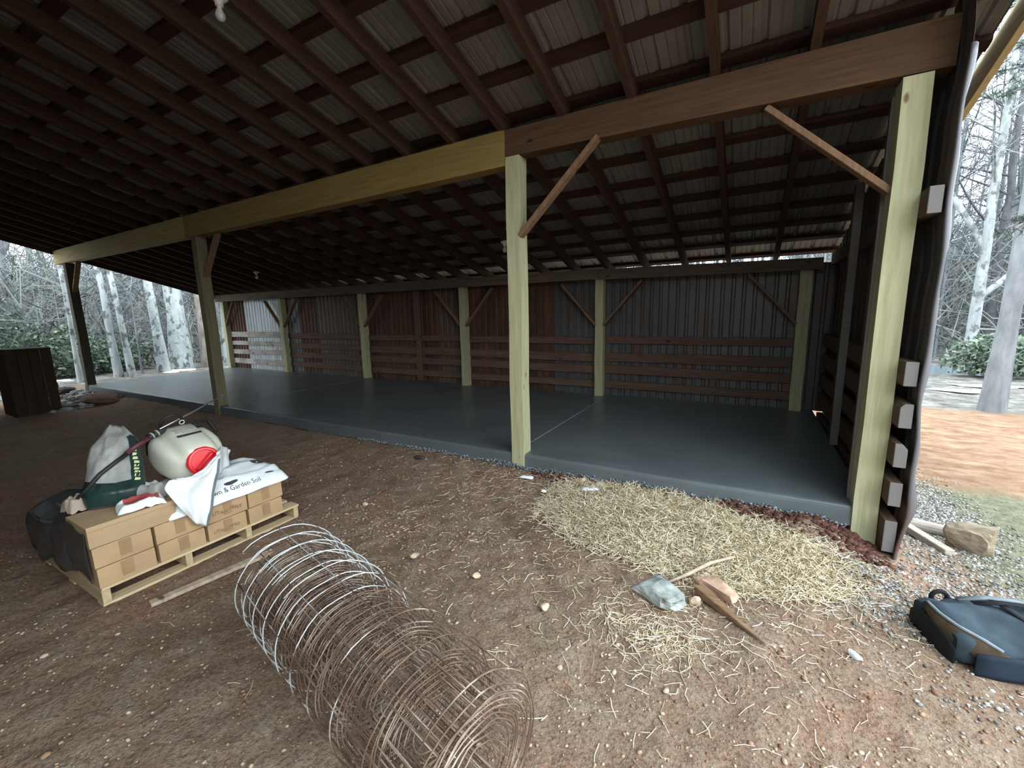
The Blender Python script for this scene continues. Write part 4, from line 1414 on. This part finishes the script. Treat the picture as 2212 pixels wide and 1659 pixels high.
# open flap: brown lining facing left, grey binding along its upper edge
edge_ = [(-.285, .06, .192), (-.285, -.02, .188), (-.26, -.09, .180), (-.20, -.15, .165), (-.15, -.182, .14)]
low_ = [(-.318, .05, .145), (-.332, -.03, .12), (-.318, -.10, .105), (-.26, -.178, .09), (-.155, -.190, .128)]
ea, la = resample(edge_, 18), resample(low_, 18)
g = [[dpt(*lerp(la[i], ea[i], j / 5)) - fx * (.03 * math.sin(math.pi * j / 5 * .6)) - fy * .008 for j in range(6)] for i in range(18)]
flap = MB().grid(g).build('flap', M['duffel_tan'], parent=DB, smooth=True, solid=.005)
MB().tube([dpt(*p) - fx * .028 - fy * .008 + fz * .002 for p in ea], .008, 6).build('binding', M['binding'], parent=flap, smooth=True)
def ribbon(pts, wv, name, mat):
    pts = [Vector(p) for p in pts]
    g = []
    for i, p in enumerate(pts):
        t = (pts[min(i + 1, len(pts) - 1)] - pts[max(i - 1, 0)]).normalized()
        s_ = t.cross(Vector((0, 0, 1)))
        s_ = s_.normalized() if s_.length > 1e-4 else fx
        g.append([p - s_ * wv / 2, p + s_ * wv / 2])
    MB().grid(g).build(name, mat, parent=DB, smooth=True, solid=.004)
ribbon([dpt(a, b, c) for a, b, c in ((-.02, .13, .19), (-.03, .07, .222), (-.02, .0, .226), (0, -.06, .215), (.03, -.12, .185), (.05, -.165, .14))], .034, 'strap', M['duffel_dark'])
ribbon([dpt(a, b, c) for a, b, c in ((-.16, .10, .195), (-.05, .085, .226), (.06, .07, .232), (.17, .05, .222), (.27, .02, .185))], .03, 'strap', M['binding'])
ribbon([dpt(a, b, c) for a, b, c in ((-.13, .05, .212), (-.02, .035, .236), (.10, .02, .238), (.20, .0, .218), (.28, -.04, .17))], .03, 'strap', M['duffel_dark'])
MB().tube([dpt(-.20 + .035 * math.cos(a), .145, .165 + .035 * math.sin(a)) for a in np.linspace(-.4, 3.5, 10)], .011, 6).build('handle', M['duffel_dark'], parent=DB, smooth=True)

# ------------------------------------------------------------------ crate at the far left
CR = empty('wooden_crate', (-9.55, -1.42, -.25), 'dark brown upright wooden crate cut by the left edge', 'crate')
for k in range(5):
    x0 = -9.93 + k * .145
    MB().box(x0, x0 + .14, -1.46, -1.44, -.27, .93).build('plank', M['crate'], parent=CR, bevel=.003)
for k in range(4):
    MB().box(-9.225, -9.205, -1.46 + k * .145, -1.32 + k * .145, -.27, .93).build('plank', M['crate'], parent=CR, bevel=.003)
MB().box(-9.93, -9.205, -1.46, -.88, .931, .95).build('lid', M['crate'], parent=CR, bevel=.003)
MB().box(-9.93, -9.91, -1.44, -.88, -.27, .93).build('side_panel', M['crate'], parent=CR)

# ------------------------------------------------------------------ trees
def grow(mb, p, d, L, r, depth, rnd, sides, spread=.6, gravity=0.0, segs=4, kids=(3, 5), minr=.004):
    pts = [Vector(p)]
    rad = [r]
    dd = Vector(d).normalized()
    end = r * (.45 if depth > 0 else .2)
    for i in range(segs):
        dd = (dd + Vector((rnd.gauss(0, .10), rnd.gauss(0, .10), rnd.gauss(0, .06) + gravity))).normalized()
        pts.append(pts[-1] + dd * L / segs)
        rad.append(r + (end - r) * (i + 1) / segs)
    mb.tube(pts, rad, max(3, sides), cap=False)
    if depth <= 0 or r < minr: return
    for k in range(rnd.randint(*kids)):
        t = rnd.uniform(.35, 1.0)
        i = min(int(t * segs), segs - 1)
        q = pts[i].lerp(pts[i + 1], t * segs - i)
        ax_ = Vector((rnd.gauss(0, 1), rnd.gauss(0, 1), rnd.gauss(0, .6))).normalized()
        nd = (dd * (1 - spread) + ax_ * spread + Vector((0, 0, .12))).normalized()
        grow(mb, q, nd, L * rnd.uniform(.45, .7), max(minr, rad[i] * rnd.uniform(.4, .6)), depth - 1, rnd, sides - 2, spread, gravity, 3, kids, minr)
def tree(name, x, y, h, r, seed, mat, label, cat='tree', lean=(0, 0), depth=3, first=.4, group=None, kids=(3, 5), nb=9, forks=0):
    rnd = random.Random(seed)
    z = G(x, y) - .05
    e = empty(name, (x, y, z), label, cat, group)
    mb = MB()
    n = 9
    pts = []; rad = []
    for i in range(n + 1):
        t = i / n
        pts.append(Vector((x + lean[0] * h * t + rnd.gauss(0, .03) * t * 2, y + lean[1] * h * t + rnd.gauss(0, .03) * t * 2, z + h * t)))
        rad.append(r * (1 - .72 * t) * (1.0 + .38 * math.exp(-t * 30)))
    mb.tube(pts, rad, 12, cap=False)
    mb.build('trunk', mat, parent=e, smooth=True)
    mb = MB()
    for k in range(nb):
        t = first + (1 - first) * rnd.random()
        i = min(int(t * n), n - 1)
        q = pts[i].lerp(pts[i + 1], t * n - i)
        a = rnd.uniform(0, 6.28)
        d = Vector((math.cos(a), math.sin(a), rnd.uniform(.15, .9)))
        grow(mb, q, d, h * rnd.uniform(.16, .30), rad[i] * rnd.uniform(.3, .5), depth - 1, rnd, 5, .6, .02, 4, kids)
    for k in range(forks):
        q = pts[2 + k].copy()
        d = Vector((.6 * (1 if k % 2 == 0 else -.7), .2, .8))
        grow(mb, q, d, h * .55, r * .55, depth - 1, rnd, 7, .5, .03, 6, (5, 7))
    mb.build('branches', mat, parent=e, smooth=True)
    return e
LT = 'trees at the left end of the shed'
tree('sycamore_tree', -13.25, 1.30, 11, .085, 21, M['sycamore'], 'slim blotchy white trunk, left one of a close pair', lean=(-.02, -.015), group=LT)
tree('sycamore_tree', -13.05, 1.52, 11, .075, 22, M['sycamore'], 'slim blotchy white trunk, right one of a close pair', lean=(-.02, -.03), group=LT)
tree('sycamore_tree', -13.35, 2.40, 13, .125, 23, M['sycamore'], 'white sycamore trunk with dark blotches left of the widest trunk', lean=(-.01, -.02), group=LT)
tree('sycamore_tree', -13.9, 3.12, 15, .26, 24, M['sycamore'], 'widest pale mottled trunk, left of the second front post', lean=(-.01, 0), group=LT)
tree('ivy_tree', -13.45, 3.66, 14, .15, 25, M['barkbrown'], 'brownish shaggy trunk right of the widest pale trunk', group=LT)
tree('sycamore_tree', -13.4, 4.25, 13, .15, 26, M['sycamore'], 'pale leaning trunk beside the left end of the back wall', lean=(.05, .03), group=LT)
tree('sapling', -12.9, .42, 8, .055, 27, M['sycamore'], 'thin pale sapling trunk right behind the leftmost front post', 'tree', group=LT)
tree('sapling', -13.6, 1.95, 3.6, .03, 28, M['barkgrey'], 'thin grey sapling between the trunk pair and white sycamore', 'tree', depth=3, first=.2, group=LT)
tree('forked_tree', -17.5, .25, 9, .14, 29, M['barkgrey'], 'grey forked tree behind the bushes at the far left', 'tree', forks=2, group=LT)
tree('bare_tree', -15.6, -2.6, 12, .2, 30, M['barkgrey'], 'grey bare tree overhanging at the left edge of the view', 'tree', first=.3, group=LT)
RT = 'trees outside the right side wall'
tree('leaning_tree', 5.40, 5.70, 13, .12, 41, M['barkgrey'], 'stout smooth grey trunk with flared foot on the orange clay', lean=(.02, .01), first=.55, group=RT)
tree('bare_tree', 6.85, 11.2, 10.5, .13, 42, M['barkpale'], 'forked pale tree with wide bare crown beside the creek', first=.45, forks=2, group=RT, nb=14, depth=4)
tree('bare_tree', 8.7, 15.8, 11, .14, 43, M['barkdark'], 'dark bare tree behind the stout grey trunk', first=.3, group=RT, nb=14, depth=4)
tree('bare_tree', 6.2, 16.5, 12, .12, 44, M['barkgrey'], 'slender bare tree hugging the side wall edge', first=.3, group=RT, nb=14, depth=4)
# pine with boughs reaching into the top right corner
pz = G(6.6, 5.2)
pine = empty('pine_tree', (6.6, 5.2, pz), 'pine whose dark needled boughs reach in at the upper right', 'tree')
MB().tube([(6.6, 5.2, pz - .1), (6.62, 5.2, 4), (6.6, 5.22, 9)], [.24, .19, .1], 12).build('trunk', M['barkdark'], parent=pine, smooth=True)
rnd = random.Random(5)
boughs = [((6.6, 5.2, 5.7), (4.55, 4.15, 4.9)), ((6.6, 5.2, 5.1), (4.62, 4.35, 4.15)), ((6.6, 5.2, 6.6), (4.5, 4.3, 5.6)), ((6.6, 5.2, 4.9), (4.45, 3.95, 3.75)), ((6.6, 5.2, 3.4), (4.55, 3.75, 2.22)), ((6.6, 5.2, 6.0), (5.4, 6.4, 5.2)), ((6.6, 5.2, 7.0), (7.6, 4.2, 6.4))]
for a, b in boughs:
    a = Vector(a); b = Vector(b)
    mb = MB()
    mid = a.lerp(b, .5) + Vector((0, 0, -.12))
    mb.tube([a, mid, b], [.05, .03, .01], 5)
    nb_ = MB()
    for k in range(46):
        t = .30 + .7 * rnd.random()
        q = a.lerp(mid, t * 2) if t < .5 else mid.lerp(b, t * 2 - 1)
        d = Vector((rnd.gauss(0, .8), rnd.gauss(0, .8), rnd.gauss(.05, .35))) + (b - a).normalized() * .6
        d.normalize()
        L = rnd.uniform(.12, .34)
        mb.tube([q, q + d * L], [.007, .003], 3)
        for c in range(30):
            s_ = q + d * L * (.35 + .65 * rnd.random())
            e_ = (d * .5 + Vector((rnd.gauss(0, .6), rnd.gauss(0, .6), rnd.gauss(0, .6)))).normalized() * rnd.uniform(.05, .10)
            o_ = e_.cross(Vector((rnd.random(), rnd.random(), rnd.random()))).normalized() * .0035
            nb_.add([s_ - o_, s_ + o_, s_ + e_], [(0, 1, 2)])
    bo = mb.build('bough', M['barkdark'], parent=pine)
    nb_.build('needles', M['needle'], parent=bo)

# shrubs
def shrub(x, y, rx_, ry_, h, seed, mat, label, n=2600, group='green shrubs at the wood edge'):
    rnd = np.random.default_rng(seed)
    z = G(x, y)
    e = empty('shrub', (x, y, z), label, 'shrub', group)
    p = rnd.normal(size=(n, 3))
    p /= np.linalg.norm(p, axis=1)[:, None]
    p *= rnd.uniform(.35, 1, (n, 1)) ** .6
    p *= 1 + .35 * np.sin(p[:, :1] * 4 + seed) * np.cos(p[:, 1:2] * 5)
    c = np.stack([x + p[:, 0] * rx_, y + p[:, 1] * ry_, z + h * (.5 + .5 * p[:, 2])], -1)
    u = rnd.normal(size=(n, 3)); u /= np.linalg.norm(u, axis=1)[:, None]
    w_ = rnd.normal(size=(n, 3)); w_ = np.cross(u, w_); w_ /= np.linalg.norm(w_, axis=1)[:, None]
    s = rnd.uniform(.04, .09, (n, 1))
    V = np.stack([c - u * s, c + w_ * s * .45, c + u * s, c - w_ * s * .45], 1).reshape(-1, 3)
    F = np.arange(n * 4).reshape(n, 4)
    o = raw('leaves', V - np.array([x, y, z]), F, 4, mat)
    o.parent = e
    mb = MB()
    rr_ = random.Random(seed)
    for k in range(9):
        a = rr_.uniform(0, 6.28)
        mb.tube([(x, y, z - .05), (x + .4 * rx_ * math.cos(a), y + .4 * ry_ * math.sin(a), z + h * .45), (x + .8 * rx_ * math.cos(a), y + .8 * ry_ * math.sin(a), z + h * .85)], [.02, .013, .005], 4)
    mb.build('stems', M['barkgrey'], parent=e)
shrub(-15.6, -.2, 1.5, 1.0, 1.9, 1, M['leaf'], 'broad green shrub left of the leftmost front post')
shrub(-15.0, .85, 1.0, .8, 1.35, 2, M['leaf'], 'green shrub directly behind the leftmost front post')
shrub(-15.4, 1.9, 1.0, .8, 1.0, 3, M['leaf'], 'low green shrub behind the slim pair of trunks')
shrub(-16.8, -1.6, 1.3, .9, 1.5, 4, M['leaf'], 'green shrub at the far left edge behind the crate')
shrub(6.9, 9.9, .75, .6, .95, 5, M['leaf'], 'small green shrub by the creek left of the stout trunk')

# creek and pale puddles
mb = MB()
P = []
for i in range(21):
    t = i / 20
    x = 4.0 + 12 * t
    P.append([(x, 10.3 + .25 * math.sin(t * 9) + j * .55, -.46) for j in range(7)])
o = MB().grid(P).build('creek_water', M['water'])
tag(o, kind='structure')
def puddle(x, y, lx, ly, label, seed):
    r_ = random.Random(seed)
    n = 28
    ph = [r_.uniform(0, 6.3) for _ in range(3)]
    vs = [(x, y, G(x, y) + .03)]
    for k in range(n):
        a = 2 * math.pi * k / n
        s = 1 + .2 * math.sin(2 * a + ph[0]) + .15 * math.sin(3 * a + ph[1]) + .1 * math.sin(5 * a + ph[2])
        vs.append((x + lx * s * math.cos(a), y + ly * s * math.sin(a), G(x, y) + .012))
    o = MB().add(vs, [(0, 1 + k, 1 + (k + 1) % n) for k in range(n)]).build('pale_patch', M['frost'])
    tag(o, label, 'ground patch', 'pale patches on the ground outdoors')
puddle(5.75, 7.55, .45, .28, 'white patch on the ground left of the stout grey trunk', 1)
puddle(6.3, 8.35, .60, .22, 'long thin white patch just behind the other by the creek', 2)
puddle(-13.65, -.15, .40, .35, 'pale patch on the ground left of the leftmost front post', 3)
puddle(-13.9, .35, .3, .22, 'pale patch on the ground close behind the leftmost front post', 4)
puddle(-13.2, 2.7, .5, .4, 'pale patch at the foot of the white sycamore', 5)

# ------------------------------------------------------------------ woods all round (uncountable)
def woods():
    rnd = random.Random(11)
    mb = MB()
    def spot(lo, hi):
        while True:
            az = math.radians(rnd.choice([rnd.uniform(140, 182), rnd.uniform(55, 90), rnd.uniform(90, 140)]))
            d = rnd.uniform(lo, hi)
            x, y = CAM.x + d * math.cos(az), CAM.y + d * math.sin(az)
            if (x < -14.5 or y > 9.5) and not (y < 14 and x > 3.5): return x, y
    for k in range(430):
        x, y = spot(17, 52)
        z = G(x, y)
        h = rnd.uniform(7, 14)
        r = rnd.uniform(.04, .15)
        lx, ly = rnd.gauss(0, .03), rnd.gauss(0, .03)
        pts = [Vector((x + lx * h * t, y + ly * h * t, z - .1 + h * t)) for t in (0, .3, .6, 1)]
        mb.tube(pts, [r, r * .8, r * .55, r * .12], 5, cap=False)
        for b in range(13):
            t = rnd.uniform(.22, .98)
            q = Vector((x + lx * h * t, y + ly * h * t, z + h * t))
            a = rnd.uniform(0, 6.28)
            L = h * rnd.uniform(.10, .28)
            e = q + Vector((math.cos(a) * L * .8, math.sin(a) * L * .8, L * rnd.uniform(.1, .8)))
            m_ = q.lerp(e, .5) + Vector((0, 0, -.04 * L))
            mb.tube([q, m_, e], [r * .35, r * .22, .010], 3, cap=False)
            for c in range(6):
                s_ = q.lerp(e, rnd.uniform(.3, 1))
                f = s_ + Vector((rnd.gauss(0, .4), rnd.gauss(0, .4), rnd.gauss(.25, .35))) * L * .6
                mb.tube([s_, f], [.014, .006], 3, cap=False)
    return mb
o = woods().build('woods', M['woods'], origin=(0, 0, 0))
tag(o, 'misty grey bare woods covering the slopes behind the shed', 'woods', kind='stuff')
def brush(n, seed):
    r_ = np.random.default_rng(seed)
    az = np.radians(np.where(r_.random(n) < .55, r_.uniform(145, 180, n), r_.uniform(58, 86, n)))
    d = r_.uniform(16.2, 46, n)
    x = CAM.x + d * np.cos(az); y = CAM.y + d * np.sin(az)
    ok = ((x < -14.6) | (y > 14.0)) & (r_.random(n) < .9)
    x, y = x[ok], y[ok]
    n = len(x)
    z = gz(x, y)
    L = r_.uniform(.5, 2.6, n)
    dr = r_.normal(size=(n, 3)) * [.6, .6, .5] + [0, 0, .55]
    dr /= np.linalg.norm(dr, axis=1)[:, None]
    b = np.stack([x, y, z + r_.uniform(0, 1, n) ** 1.5 * 3.2 - .1], -1)
    sd__ = np.cross(dr, r_.normal(size=(n, 3))); sd__ /= np.linalg.norm(sd__, axis=1)[:, None]
    w0 = r_.uniform(.006, .016, (n, 1)) * (1 + d[ok][:, None] / 40)
    bend = np.cross(dr, sd__) * (r_.normal(0, .12, n) * L)[:, None]
    m_ = b + dr * (L * .5)[:, None] + bend
    t_ = b + dr * L[:, None]
    V = np.stack([b - sd__ * w0, b + sd__ * w0, m_ - sd__ * w0 * .7, m_ + sd__ * w0 * .7, t_ - sd__ * w0 * .3, t_ + sd__ * w0 * .3], 1).reshape(-1, 3)
    F = (np.array([[0, 1, 3, 2], [2, 3, 5, 4]])[None] + (np.arange(n) * 6)[:, None, None]).reshape(-1, 4)
    return V, F
V, F = brush(42000, 3)
o = raw('undergrowth', V, F, 4, M['brush'])
tag(o, 'tangled grey undergrowth and brushwood beneath the woods', 'undergrowth', kind='stuff')
